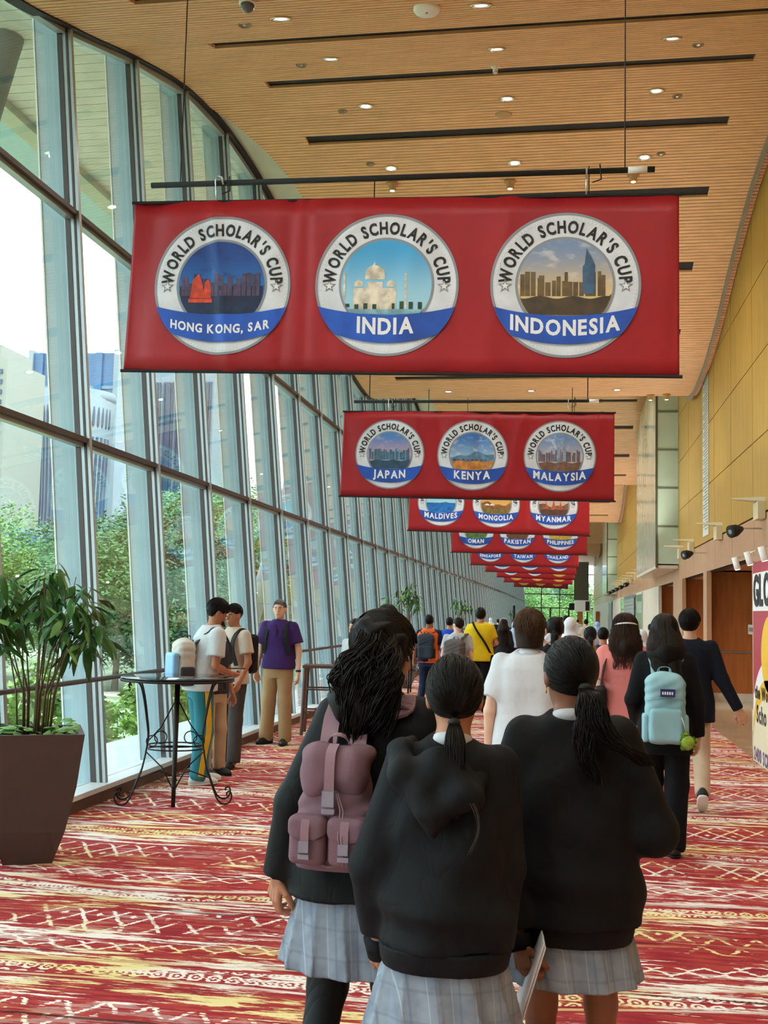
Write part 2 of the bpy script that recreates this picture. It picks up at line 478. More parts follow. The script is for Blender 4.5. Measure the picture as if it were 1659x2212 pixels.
def glass_box(y0, y1, x0):
    w = empty('glass_bay', (0, 0, 0)); w.parent = wr
    zt = 7.6
    n = 5; hz = (zt - 2.86) / n
    for i in range(n):
        z0 = 2.86 + i * hz
        MB().box(x0 + .05, XW + .02, y0, y0 + .05, z0 + .03, z0 + hz).build('frosted_panel', M_FROST, w)
    MB().box(x0, x0 + .05, y0 - .02, y0 + .06, 2.8, zt).build('corner_post', mat('dark_green_post', '#4b5342', .5), w)
    for i in range(1, n): MB().box(x0 + .05, XW, y0 - .012, y0 + .03, 2.86 + i * hz - .02, 2.86 + i * hz + .03).build('rail', mat('grey_green_rail', '#6d7a68', .5), w)
    m = int((y1 - y0) / .62)
    for i in range(m):
        a = y0 + .06 + (y1 - y0 - .06) * i / m; b = y0 + .06 + (y1 - y0 - .06) * (i + 1) / m
        MB().box(x0, x0 + .03, a + .02, b - .02, 2.86, zt).build('side_panel', mat('pale_glass_panel', '#c7d2c0', .12, 0, .06, 2), w)
    MB().box(x0 + .01, XW, y0 + .02, y1, 2.78, 2.86).build('bay_floor', M_STONE, w)
    MB().box(x0 + .04, XW, y0 + .05, y1, 2.9, zt).build('bay_core', M_FROST, w)
glass_box(27.9, 35.3, 2.16)
glass_box(61.0, 68.0, 2.16)
# ---- far end: glazed wall with doors
we = empty('wall_end', (0, Y_END, 0)); tag(we, 'far glazed end wall with swing doors', kind='structure')
ex0, ex1 = fx(0) - .5, 3.0
xs = [-6.0, -4.2, -2.4, -.6, 1.2, 3.0]
for x in xs: MB().box(x - .05, x + .05, Y_END, Y_END + .12, 0, 8).build('end_mullion', M_DARKM, we).matrix_parent_inverse = Matrix.Translation((0, -Y_END, 0))
for z in (2.25, 3.6, 5.6):
    MB().box(-6, 3, Y_END, Y_END + .12, z - .05, z + .05).build('end_transom', M_DARKM, we).matrix_parent_inverse = Matrix.Translation((0, -Y_END, 0))
for a, b in zip(xs, xs[1:]):
    for z0, z1 in ((0.02, 2.2), (2.3, 3.55), (3.65, 5.55), (5.65, 8)):
        MB().box(a + .05, b - .05, Y_END + .05, Y_END + .062, z0, z1).build('end_pane', M_GLASS, we).matrix_parent_inverse = Matrix.Translation((0, -Y_END, 0))
    MB().box((a + b) / 2 - .08, (a + b) / 2 + .08, Y_END, Y_END + .06, 0, 2.2).build('door_stile', M_DARKM, we).matrix_parent_inverse = Matrix.Translation((0, -Y_END, 0))
# wall behind the photographer
wb = box('wall_back', fx(0) - 1, 7, Y_BACK - .2, Y_BACK, -.1, 8.5, M_STONE); tag(wb, 'pale wall closing the hall behind the camera', kind='structure')
# deep back of the doors side
wbr = box('wall_service', 7.0, 7.1, Y_BACK, Y_END, 0, 8.5, M_STONE); tag(wbr, 'service wall behind the door recesses', kind='structure')
# ------------------------------------------------------------------ outside: park, trees, towers
rnd = random.Random(5)
M_LAWN = mat('park_lawn', '#8a9676', .9, 0, .25, .35)
M_PATH = mat('park_path', '#d9c9b8', .9, 0, .05, 2)
M_SLAB = mat('white_terrace', '#d5dde0', .6, 0, .05, 1.5)
GZ = -3.2
lawn = box('ground', -400, fx(0) - 1.4, -60, 420, GZ - .3, GZ, M_LAWN); tag(lawn, 'green park lawn outside the glass facade', kind='structure')
ter = box('terrace', fx(0) - 1.4, fx(0) - .07, -30, Y_END, -.25, .0, M_SLAB); tag(ter, 'white terrace ledge outside the glass', kind='structure')
tw = box('terrace_wall', fx(0) - 1.4, fx(0) - 1.2, -30, Y_END, GZ, -.25, M_STONE); tag(tw, 'pale wall carrying the terrace above the park', kind='structure')
for i, (x0, x1, y0, y1) in enumerate([(-90, -9.3, 56, 58.6), (-14, -12.4, -20, 55.9)]):
    tag(box('park_path', x0, x1, y0, y1, GZ, GZ + .03, M_PATH), 'pale footpath through the lawn, ' + ('beyond the trees' if i == 0 else 'nearest the facade'), kind='structure')
bank = MB()
bank.hexa([(-9.2, -30, GZ), (-5.3, -30, GZ), (-5.3, 110, GZ), (-9.2, 110, GZ)], [(-7.4, -30, GZ + 1.5), (-5.3, -30, GZ + 1.5), (-5.3, 110, GZ + 1.5), (-7.4, 110, GZ + 1.5)])
tag(bank.build('bank', mat('bank_grass', '#7f9a4a', .9, 0, .25, .8)), 'grass bank below the terrace', kind='structure')  # plain grass green with random tone variation

def leaf_mesh(n, rx, ry, rz, size, m, seed, clumps=24, droop=0.0):
    """a crown: leaf blades scattered over many clumps on the crown's surface"""
    g = np.random.default_rng(seed)
    c = g.normal(size=(clumps, 3)); c /= np.linalg.norm(c, axis=1)[:, None]
    c *= (.45 + .5 * g.random((clumps, 1))); cr = .22 + .2 * g.random(clumps)
    k = g.integers(0, clumps, n)
    d = g.normal(size=(n, 3)); d /= np.linalg.norm(d, axis=1)[:, None]
    p = (c[k] + d * (cr[k] * (.55 + .5 * g.random(n)))[:, None]) * [rx, ry, rz]
    a = g.normal(size=(n, 3)); a[:, 2] = a[:, 2] * .5 - droop; a /= np.linalg.norm(a, axis=1)[:, None]
    nn = d + .5 * g.normal(size=(n, 3)); b = np.cross(a, nn); b /= (np.linalg.norm(b, axis=1)[:, None] + 1e-9)
    s = (size * (.6 + .8 * g.random(n)))[:, None]
    v = np.stack([p - a * s, p + b * s * .42, p + a * s, p - b * s * .42], 1).reshape(-1, 3)
    me = bpy.data.meshes.new('foliage'); me.from_pydata(v.tolist(), [], np.arange(4 * n).reshape(-1, 4).tolist())
    me.materials.append(m); return me
def leaf_mat(name, c, var=.35):
    if name in MATS: return MATS[name]
    m = bpy.data.materials.new(name); m.use_nodes = True
    t = NT(m); b = m.node_tree.nodes['Principled BSDF']; c = lin(c)
    X, Y, Z = t.coords('Object')
    nz = t.noise(t.vec(X, Y, Z), 2.2, 4)
    t.put(b.inputs['Base Color'], t.mix(t.step(nz, .3, .7), tuple(k * (1 - var) for k in c), tuple(min(1, k * (1 + var)) for k in c)))
    b.inputs['Roughness'].default_value = .5; b.inputs['Specular IOR Level'].default_value = .3
    b.inputs['Transmission Weight'].default_value = 0
    MATS[name] = m; return m
M_BARK = mat('tree_bark', '#6f6250', .9, 0, .2, 4)
def tree(mesh, loc, scale, th, label, name='park_tree'):
    r = empty(name, loc); tag(r, label, 'tree', 'park trees')
    f = bpy.data.objects.new('foliage', mesh); C.objects.link(f); f.parent = r
    f.location = (0, 0, th); f.scale = (scale * 1.15, scale * 1.15, scale); f.rotation_euler = (0, 0, rnd.uniform(0, 6))
    tb = MB(); tb.tube([(0, 0, -.1), (.1, 0, th * .5), (0, .1, th)], [.22, .16, .1], 8)
    for i in range(6):
        w = i * 1.05; L = 1.6 * scale
        tb.tube([(0, .05, th * .75), (math.cos(w) * L * .5, math.sin(w) * L * .5, th + L * .2), (math.cos(w) * L, math.sin(w) * L, th + L * .55)], [.1, .06, .03], 6)
    tb.build('trunk', M_BARK, r, True); return r
TM = [leaf_mesh(34000, 4.2, 4.2, 4.0, .105, leaf_mat('fresh_green_leaves', '#6f9450'), 1, 44),
      leaf_mesh(38000, 4.4, 4.4, 4.4, .10, leaf_mat('mid_green_leaves', '#4d7448'), 2, 52),
      leaf_mesh(34000, 4.0, 4.0, 4.6, .10, leaf_mat('blue_green_leaves', '#527a62'), 3, 44)]
# (pixel x of trunk, distance Y, top pixel y, mesh, scale, label)
TREES = [(-30, 66, 1125, 0, 1.2, 'yellow-green park tree behind the potted plant at the left edge'),
         (110, 86, 1190, 0, 1.1, 'low yellow-green park tree just beyond the nearest mullion'),
         (255, 60, 1105, 1, 1.1, 'dense dark green park tree between the first two tall mullions'),
         (365, 63, 1100, 2, 1.12, 'dense blue-green park tree behind the boy with the sky-blue backpack'),
         (440, 72, 1075, 0, 1.2, 'feathery green park tree reaching the lower transom behind the two men'),
         (505, 78, 1110, 2, 1.2, 'blue-green park tree left of the man in the purple polo shirt'),
         (560, 86, 1070, 1, 1.3, 'green park tree behind the man in the purple polo shirt'),
         (610, 92, 1110, 0, 1.3, 'light green park tree right of the man in the purple polo shirt'),
         (665, 105, 1090, 1, 1.6, 'tall park tree seen through the narrowing bays beside the brown stand'),
         (720, 118, 1100, 0, 1.8, 'light green park tree seen far along the facade'),
         (775, 135, 1130, 1, 2.0, 'dark park tree far along the facade'),
         (830, 160, 1150, 0, 2.2, 'pale park tree farthest along the facade')]
for px, Y, ty, k, sc, lab in TREES:
    p = ony(px, 1300, Y); top = ony(px, ty, Y)[2]
    sz = (4.0, 4.4, 4.6)[k] * sc
    tree(TM[k], (p[0], Y, GZ), sc, max(1.5, top - sz * .92 - GZ), lab)
# big tree filling the gap low down, a bush by the terrace
bm_ = leaf_mesh(5200, 1.4, 1.4, 1.1, .09, leaf_mat('lime_bush_leaves', '#93b45c'), 9, 20)
for i, (px, py, Y) in enumerate([(235, 1545, 15), (190, 1590, 12.5), (455, 1500, 20)]):
    p = ony(px, py, Y); b = empty('shrub', (p[0] - .7 - .6 * (i == 1), Y, max(GZ, p[2] - 1.0)))
    tag(b, ['lime green shrub below the terrace left of the table', 'low lime green shrub nearest the terrace edge', 'lime green shrub behind the boy in track trousers'][i], 'shrub', 'shrubs below the terrace')
    f = bpy.data.objects.new('foliage', bm_); C.objects.link(f); f.parent = b; f.location = (0, 0, .75); f.scale = (.8, .8, .8)
    MB().tube([(0, 0, -1.2), (0, 0, .7)], .06, 6).build('stem', M_BARK, b)
# trees beyond the far end doors
for i, (x, s) in enumerate([(-4.5, 1.0), (-.6, 1.2), (1.2, .9)]):
    tree(TM[0], (x, Y_END + 22 + 3 * i, 0), s, 1.2, ['green tree outside the far doors, left', 'green tree outside the middle of the far doors', 'small green tree outside the far doors, right'][i])

# ---- towers
def curtain_mat(name, wall, glassc, nx, nz, fx_=.5, fz=.5, vert=False):
    m = bpy.data.materials.new(name); m.use_nodes = True
    t = NT(m); b = m.node_tree.nodes['Principled BSDF']; X, Y, Z = t.coords('Object')
    a = ((X + Y) / nx).fr().lt(fx_)
    w = a if vert else a * (Z / nz).fr().lt(fz)
    t.put(b.inputs['Base Color'], t.mix(w, lin(wall), lin(glassc)))
    b.inputs['Roughness'].default_value = .4
    return m
def tower(name, label, px0, px1, ptop, dist, depth, wall_m, parts, base=GZ, rz=0.0):
    """a tower whose front spans px0..px1 at the given distance; parts(root, w, h, d) adds its pieces"""
    a, b = ony(px0, 1200, dist), ony(px1, 1200, dist); top = ony((px0 + px1) / 2, ptop, dist)[2]
    w = b[0] - a[0]; h = top - base
    r = empty(name, ((a[0] + b[0]) / 2, dist, base), rz); tag(r, label, 'tower', 'city towers beyond the park')
    parts(r, w, h, depth); return r
M_TW = mat('tower_white', '#7b8a92', .7, 0, .03, .05)
M_TC = mat('tower_cream', '#86887f', .7)
M_TB = mat('tower_blue_glass', '#2c5f86', .2, .0, .12, .08)
M_TBD = mat('tower_dark_glass', '#2c465c', .25, 0, .2, .1)
def grid_windows(r, w, h, d, m, nx, nz, ww, wh, x0=.06, x1=.94, z0=.03, z1=.97, y=-.15, cols=None):
    me = MB().box(-ww / 2, ww / 2, -.2, .2, -wh / 2, wh / 2).mesh('window', m)
    for i in range(nx):
        for j in range(nz):
            x = -w / 2 + w * (x0 + (x1 - x0) * (i + .5) / nx); z = h * (z0 + (z1 - z0) * (j + .5) / nz)
            o = bpy.data.objects.new('window', me); C.objects.link(o); o.parent = r; o.location = (x, -d / 2 + y, z)
def t_flats(r, w, h, d):
    MB().box(-w / 2, w / 2, -d / 2, d / 2, 0, h).build('wall', M_TC, r)
    MB().box(-w / 2 + 2, w / 2 - 3, -d / 2 + 2, d / 2 - 2, h, h + 4).build('roof_house', M_TC, r)
    grid_windows(r, w, h, d, M_TBD, 7, 24, w * .055, h * .018)
    for i in range(24): MB().box(w * .18, w * .30, -d / 2 - 1.2, -d / 2 + .2, h * (.035 + i * .0392), h * (.045 + i * .0392)).build('balcony', M_TC, r)
def t_curved(r, w, h, d):
    n = 40; mb = MB(); prof = []
    for z in np.linspace(0, 1, 9):
        k = 1.0 + .10 * abs(z - .45) ** 1.5 * 3 - .03
        for i in range(n): mb.v.append((math.cos(2 * PI * i / n) * w / 2 * k, math.sin(2 * PI * i / n) * d / 2 * k, z * h))
    for j in range(8):
        for i in range(n): q = j * n; mb.f.append((q + i, q + (i + 1) % n, q + n + (i + 1) % n, q + n + i))
    mb.f.append(tuple(8 * n + i for i in range(n)))
    mb.build('wall', M_TW, r, True)
    for i in range(22):
        a = PI + PI * (i + .5) / 22; c, s = math.cos(a), math.sin(a)
        tb = MB(); pts = []
        for z in np.linspace(.02, .80, 7):
            k = 1.0 + .10 * abs(z - .45) ** 1.5 * 3 - .03 + .003
            pts.append((c * w / 2 * k, s * d / 2 * k, z * h))
        tb.tube(pts, w * .020, 6); tb.build('window_strip', M_TBD, r)
        k = 1.03 + .003
        MB().lathe([(0.01, -h * .06), (w * .022, -h * .045), (w * .024, 0), (w * .018, h * .03), (.01, h * .045)], 8, (c * w / 2 * (k + .012), s * d / 2 * (k + .012), h * .90)).build('arch_window', M_TBD, r)
    MB().lathe([(w * .545, h * .97), (w * .56, h * .985), (w * .545, h * 1.01), (.1, h * 1.01)], 40).build('crown_ring', M_TW, r, True)
def t_blue(r, w, h, d):
    MB().box(-w / 2, w / 2, -d / 2, d / 2, 0, h).build('wall', M_TB, r)
    for i in range(30): MB().box(-w / 2 - .3, w / 2 + .3, -d / 2 - .5, d / 2, h * (.02 + i * .029), h * (.032 + i * .029)).build('spandrel', M_TW, r)
    for x in (-.5, .5): MB().box(x * w - .9, x * w + .9, -d / 2 - 1, d / 2, 0, h * 1.01).build('corner_fin', M_TW, r)
    MB().box(-w * .1, w * .1 , -d / 2 - 1, d / 2, 0, h * 1.0).build('core_fin', M_TB, r)
def t_striped(r, w, h, d):
    n = 24; mb = MB()
    for z, k in ((0, 1.0), (.25, .965), (.5, .95), (.75, .965), (1, 1.0)):
        mb.v += [(-w / 2 * k, -d / 2 * k, z * h), (w / 2 * k, -d / 2 * k, z * h), (w / 2 * k, d / 2 * k, z * h), (-w / 2 * k, d / 2 * k, z * h)]
    for j in range(4):
        for i in range(4): q = j * 4; mb.f.append((q + i, q + (i + 1) % 4, q + 4 + (i + 1) % 4, q + 4 + i))
    mb.f.append((16, 17, 18, 19)); mb.build('wall', M_TW, r)
    for i, x in enumerate(np.linspace(-.46, .46, 17)):
        wd = w * (.030 if i % 3 == 0 else .010)
        pts = [(x * w * k, -d / 2 * k - .05, z * h) for z, k in ((.02, 1.0), (.25, .965), (.5, .95), (.75, .965), (.93, .99))]
        tb = MB()
        for p, q in zip(pts, pts[1:]):
            tb.hexa([(p[0] - wd, p[1] - .5, p[2]), (p[0] + wd, p[1] - .5, p[2]), (p[0] + wd, p[1] + .6, p[2]), (p[0] - wd, p[1] + .6, p[2])],
                    [(q[0] - wd, q[1] - .5, q[2]), (q[0] + wd, q[1] - .5, q[2]), (q[0] + wd, q[1] + .6, q[2]), (q[0] - wd, q[1] + .6, q[2])])
        tb.build('window_strip', M_TBD, r)
def t_plain(r, w, h, d):
    MB().box(-w / 2, w / 2, -d / 2, d / 2, 0, h).build('wall', M_TW, r)
    grid_windows(r, w, h, d, M_TB, 4, 26, w * .17, h * .022)
tower('flats_tower', 'cream block of flats at the left edge of the view', -55, 38, 795, 260, 20, None, t_flats)
tower('curved_tower', 'curved white tower with arched windows below its round crown', 82, 222, 856, 300, 22, None, t_curved)
tower('blue_glass_tower', 'blue glass tower with white floor bands behind the curved tower', 186, 262, 778, 380, 22, None, t_blue)
tower('slender_tower', 'slender blue glass tower left of the curved tower', 72, 116, 775, 400, 18, None, t_blue)
tower('narrow_tower', 'narrow blue tower between the curved tower and the tall blue one', 160, 190, 790, 420, 12, None, t_blue)
tower('striped_tower', 'wide white tower with dark vertical stripes under the first banner', 322, 480, 808, 330, 26, None, t_striped)
tower('pale_flats_tower', 'pale tower of small windows seen left of the second banner', 640, 730, 760, 320, 22, None, t_plain)
tower('low_white_block', 'low white block between the towers and the trees', 60, 310, 1150, 240, 20, None, t_plain)
# buildings outside the far doors
def t_far(r, w, h, d):
    MB().box(-w / 2, w / 2, -d / 2, d / 2, 0, h).build('wall', M_TW, r)
    grid_windows(r, w, h, d, M_TBD, 5, 4, w * .09, h * .07, y=0, z0=.35)
tower('office_block', 'white office block outside the far doors', 1090, 1262, 1225, Y_END + 60, 14, None, t_far, base=0)
# ------------------------------------------------------------------ ceiling fittings
def onceil(x, y):
    r = ray(x, y); lo, hi = 4.0, 120.0; prev = None
    for i in range(4000):
        Y = 5 + i * .02; s = Y / r[1]; z = EYE + s * r[2]
        if z >= wave(Y) - .002: return np.array([s * r[0], Y, wave(Y)])
    return None
M_LAMP = mat('lit_lamp', (1.0, .93, .75), .4, emit=3.0)
M_DOWNRIM = mat('downlight_rim', '#d9cdb4', .25, .6)
COLS = [-2.5, -.75, 1.02]
dl_rim = MB(); dl_rim.lathe([(.095, 0), (.095, -.012), (.075, -.012), (.06, .03), (.07, .035)], 20)
rim_me = dl_rim.mesh('rim', M_DOWNRIM, True)
cup_me = MB().lathe([(.055, -.006), (.045, .012), (.0, .014)], 16).mesh('lamp', M_LAMP, True)
spot_d = bpy.data.lights.new('downlight', 'SPOT'); spot_d.energy = 88; spot_d.spot_size = R(150); spot_d.spot_blend = 1.0; spot_d.color = (1, .95, .89); spot_d.shadow_soft_size = .025
rows = [15.12 + 2.03 * i for i in range(-9, 24)]
order = ['first', 'second', 'third', 'fourth', 'fifth', 'sixth', 'seventh', 'eighth', 'ninth', 'tenth']
for ri, y in enumerate(rows):
    for ci, x in enumerate(COLS):
        z = wave(y)
        slope = math.atan2(wave(y + .1) - wave(y - .1), .2)
        o = empty('downlight', (x, y, z - .001)); o.rotation_euler = (slope, 0, 0)
        side = ('left', 'middle', 'right')[ci]
        tag(o, f'round recessed ceiling downlight in the {side} row' + (f', {order[ri - 6]} in view along the hall' if 6 <= ri < 12 else ', far down the hall' if ri >= 12 else ', behind the camera'), 'downlight', 'ceiling downlights')
        link('rim', rim_me, o); link('lamp', cup_me, o)
        if ri % 2: continue          # lamps of alternate rows carry the light of two
        L = bpy.data.objects.new('downlight_beam', spot_d); C.objects.link(L); L.location = (x, y, z - .05)
def ceil_thing(name, px, py, label, cat, build, group=None):
    p = onceil(px, py); o = empty(name, tuple(p)); tag(o, label, cat, group); build(o); return o
def b_smoke(o):
    MB().lathe([(.11, 0), (.115, -.03), (.10, -.05), (.03, -.055), (0.0, -.056)], 24).build('casing', M_WHITE, o, True)
    MB().lathe([(.012, -.05), (.012, -.062), (0, -.062)], 8).build('led', M_DOWNRIM, o)
ceil_thing('smoke_detector', 922, 14, 'white round detector disc at the top of the ceiling', 'detector', b_smoke)
def b_dome(o):
    MB().lathe([(.07, 0), (.07, -.03), (.06, -.035)], 20).build('collar', M_WHITE, o, True)
    MB().lathe([(.058, -.03), (.055, -.06), (.035, -.085), (0, -.094)], 20).build('dome', mat('smoky_dome', '#5a5a60', .1), o, True)
ceil_thing('dome_camera', 535, 2, 'dark glass dome camera at the top edge of the ceiling', 'camera', b_dome)
def b_sprink(o):
    MB().lathe([(.05, 0), (.05, -.01), (.03, -.02), (.028, -.06), (.01, -.07)], 16).build('body', M_WHITE, o, True)
    MB().lathe([(.03, -.075), (.03, -.08), (0, -.08)], 12).build('plate', M_DOWNRIM, o)
ceil_thing('sensor', 1070, 143, 'small white sensor below the downlights near the first long slot', 'sensor', b_sprink)
def b_disc(o): MB().lathe([(.10, 0), (.10, -.012), (.085, -.018), (0, -.02)], 24).build('grille', mat('tan_grille', '#c09a6a', .6), o, True); MB().lathe([(.105, 0), (.105, -.008), (.1, -.008)], 24).build('rim', M_DOWNRIM, o)
ceil_thing('ceiling_speaker', 1088, 246, 'flat tan speaker disc below the middle downlight', 'speaker', b_disc)
def b_vent(o): MB().lathe([(.06, 0), (.06, -.012), (.05, -.014), (.045, -.004), (0, -.003)], 16).build('plate', mat('grey_plate', '#9a8a70', .5), o, True); MB().lathe([(.02, -.004), (.02, -.012), (0, -.012)], 8).build('nozzle', M_STEEL, o)
for px, py, w in [(528, 52, 'topmost on the left'), (651, 139, 'second from the top on the left'), (740, 239, 'third from the top on the left'), (800, 354, 'fourth on the left, above the first banner bar'),
                  (1508, 95, 'topmost on the right'), (1463, 207, 'second from the top on the right'), (1428, 332, 'third on the right, above the first banner bar')]:
    ceil_thing('sprinkler_plate', px, py, 'small round sprinkler cover plate, ' + w, 'sprinkler', b_vent, 'sprinkler cover plates')
def b_cone(o):
    MB().lathe([(.085, 0), (.085, -.02), (.055, -.02), (.055, -.11), (.04, -.115), (0.0, -.10)], 20).build('can', mat('tan_can', '#b98a52', .5), o, True)
    MB().lathe([(.035, -.116), (.03, -.112), (0, -.111)], 12).build('lens', M_LAMP, o)
for px, py, w in [(848, 395, 'left of the three above the first banner'), (1102, 391, 'middle one above the first banner'), (1368, 376, 'right one above the first banner'),
                  (1405, 853, 'left of the pair below the first banner'), (1440, 852, 'right of the pair below the first banner')]:
    ceil_thing('spotlight_can', px, py, 'tan surface-mounted spotlight can, ' + w, 'spotlight', b_cone, 'surface spotlight cans')

# ------------------------------------------------------------------ banners
M_RED = mat('red_banner_vinyl', '#a41c25', .42, 0, .07, 2.5, .1, 25, spec=.4)
M_RED2 = mat('red_banner_back', '#8f1a20', .6)
M_SILVER = mat('emblem_silver', '#dde2ea', .5, 0, .10, 5)
M_SILVER2 = mat('emblem_silver_dark', '#8d939b', .5)
M_GOLDE = mat('emblem_gold', '#d9a94a', .5, 0, .12, 6)
M_GOLDE2 = mat('emblem_gold_dark', '#a87728', .5)
M_BLUE = mat('ribbon_blue', '#1d53b8', .5, 0, .25, 3)
M_INK = mat('black_print', '#14141a', .55)
M_WPRINT = mat('white_print', '#eef0f2', .55)
_gly = {}
def glyph(ch):
    if ch not in _gly:
        cu = bpy.data.curves.new('g', 'FONT'); cu.body = ch; cu.size = 1.0; cu.offset = .036; cu.resolution_u = 3
        ob = bpy.data.objects.new('g', cu); C.objects.link(ob)
        me = bpy.data.meshes.new_from_object(ob.evaluated_get(bpy.context.evaluated_depsgraph_get()))
        v = np.array([w.co[:2] for w in me.vertices]) if len(me.vertices) else np.zeros((0, 2))
        f = [tuple(p.vertices) for p in me.polygons]
        x0 = v[:, 0].min() if len(v) else 0; x1 = v[:, 0].max() if len(v) else .28
        v = v - [x0, 0] if len(v) else v
        _gly[ch] = (v, f, x1 - x0)
        bpy.data.objects.remove(ob); bpy.data.curves.remove(cu); bpy.data.meshes.remove(me)
    return _gly[ch]
def text_width(s, h, cond=.85, gap=.10): return sum((glyph(c)[2] if c != ' ' else .26) * cond * h + gap * h for c in s) - gap * h
def text_line(s, h, cond=.85, gap=.10):
    """flat text centred on 0; returns vertices (x, y) and faces; h is the em size (capitals are .7 of it)"""
    V, Fc = [], []; x = -text_width(s, h, cond, gap) / 2
    for c in s:
        if c == ' ': x += .26 * cond * h + gap * h; continue
        v, f, w = glyph(c); n = len(V)
        V += [(x + p[0] * cond * h, p[1] * h) for p in v]; Fc += [tuple(i + n for i in q) for q in f]
        x += w * cond * h + gap * h
    return V, Fc
def text_arc(s, h, rad, mid=PI / 2, cond=.85, gap=.16):
    """letters set round an arc: a list of (vertices, faces), one for each letter"""
    out = []; tot = text_width(s, h, cond, gap); a = mid + tot / 2 / rad
    for c in s:
        if c == ' ': a -= (.26 * cond + gap) * h / rad; continue
        v, f, w = glyph(c); am = a - w * cond * h / 2 / rad; V = []
        ex, ey = math.sin(am), -math.cos(am)
        for p in v:
            lx, ly = p[0] * cond * h - w * cond * h / 2, p[1] * h + rad - .36 * h
            V.append((ex * lx + math.cos(am) * ly, ey * lx + math.sin(am) * ly))
        out.append((V, f)); a -= (w * cond + gap) * h / rad
    return out
def disc2(r, rings=8, n=56, r0=0.0, y_min=None):
    V, Fc = [], []
    for i in range(rings + 1):
        q = r0 + (r - r0) * i / rings
        for k in range(n): V.append((q * math.cos(2 * PI * k / n), q * math.sin(2 * PI * k / n)))
    for i in range(rings):
        for k in range(n): Fc.append((i * n + k, i * n + (k + 1) % n, (i + 1) * n + (k + 1) % n, (i + 1) * n + k))
    if y_min is not None: V = [(x, max(y, y_min)) for x, y in V]
    return V, Fc
def grid2(x0, x1, top, bot, n=24, m=4):
    V, Fc = [], []
    for i in range(n + 1):
        x = x0 + (x1 - x0) * i / n
        for j in range(m + 1): V.append((x, bot(x) + (top(x) - bot(x)) * j / m))
    for i in range(n):
        for j in range(m): q = i * (m + 1) + j; Fc.append((q, q + m + 1, q + m + 2, q + 1))
    return V, Fc
def scene_mat(name, top, low, cloud=None, camt=.5):
    if name in MATS: return MATS[name]
    m = bpy.data.materials.new(name); m.use_nodes = True
    t = NT(m); b = m.node_tree.nodes['Principled BSDF']; X, Y, Z = t.coords('Generated')
    c = t.mix(t.step(Z, .25, .95), lin(low), lin(top))
    if cloud: c = t.mix(t.step(t.noise(t.vec(X * 2.0, Z * 5.0, Y), 2.0, 4), .5, .72) * camt, c, lin(cloud))
    t.put(b.inputs['Base Color'], c); b.inputs['Roughness'].default_value = .5
    MATS[name] = m; return m
SCN = {  # country: (sky top, sky low, cloud, list of (kind, colour))
    'HONG KONG, SAR': ('#12408f', '#2a7ac8', '#0d2350', [('sea', '#14264a'), ('city', '#51435f'), ('junk', '#d8492c')]),
    'INDIA': ('#3fa6e0', '#a5d9ee', None, [('palace', '#d9d0bd'), ('hedge', '#2f4a30'), ('pool', '#86b6c4')]),
    'INDONESIA': ('#7e95b8', '#e8c983', '#e9e4dc', [('city', '#6b5636'), ('spire', '#3d5d7a'), ('ground', '#4a3b28')]),
    'JAPAN': ('#4f86c8', '#e8a9a0', '#cbb4c8', [('mount', '#8fa3c4'), ('city', '#3f6a86'), ('ground', '#2c4d68')]),
    'KENYA': ('#3d79c2', '#a9cbe2', '#e6eef4', [('ridge', '#5c86a8'), ('ground', '#c9843c'), ('bushes', '#7a4f24')]),
    'MALAYSIA': ('#6f93c4', '#d8c8c0', '#e6e6ea', [('city', '#6c6274'), ('twins', '#8fa0b4'), ('ground', '#7a5a48')]),
    'MALDIVES': ('#6fc0e8', '#bfe6f2', None, [('sea', '#1b6fc0'), ('isle', '#3d8a4f')]),
    'MONGOLIA': ('#c98a3c', '#e6b86a', None, [('ridge', '#8a5a2c'), ('ground', '#7c6a34'), ('tents', '#e8e4dc')]),
    'MYANMAR': ('#b8a6b4', '#d9b48a', None, [('ridge', '#7a5a4a'), ('pagodas', '#b5552c'), ('ground', '#5a3a2c')]),
    'OMAN': ('#a8d0e8', '#d8e0dc', None, [('ridge', '#7c7a5c'), ('ground', '#4f7a3c')]),
    'PAKISTAN': ('#7fa8d0', '#c8b090', None, [('ridge', '#8a6a4a'), ('ground', '#6a4228')]),
    'PHILIPPINES': ('#8fc0dc', '#d8dcc8', None, [('ridge', '#7c8a4c'), ('ground', '#b89a3c')]),
    'SINGAPORE': ('#8fb0d8', '#d8d0d0', None, [('city', '#6a7a94'), ('sea', '#4a7a9c')]),
    'TAIWAN': ('#9fc0dc', '#d8dce0', None, [('city', '#8a94a0'), ('ground', '#5a7a5c')]),
    'THAILAND': ('#9fb8d8', '#e0d0b8', None, [('pagodas', '#c8873c'), ('ground', '#6a6a4c')]),
}
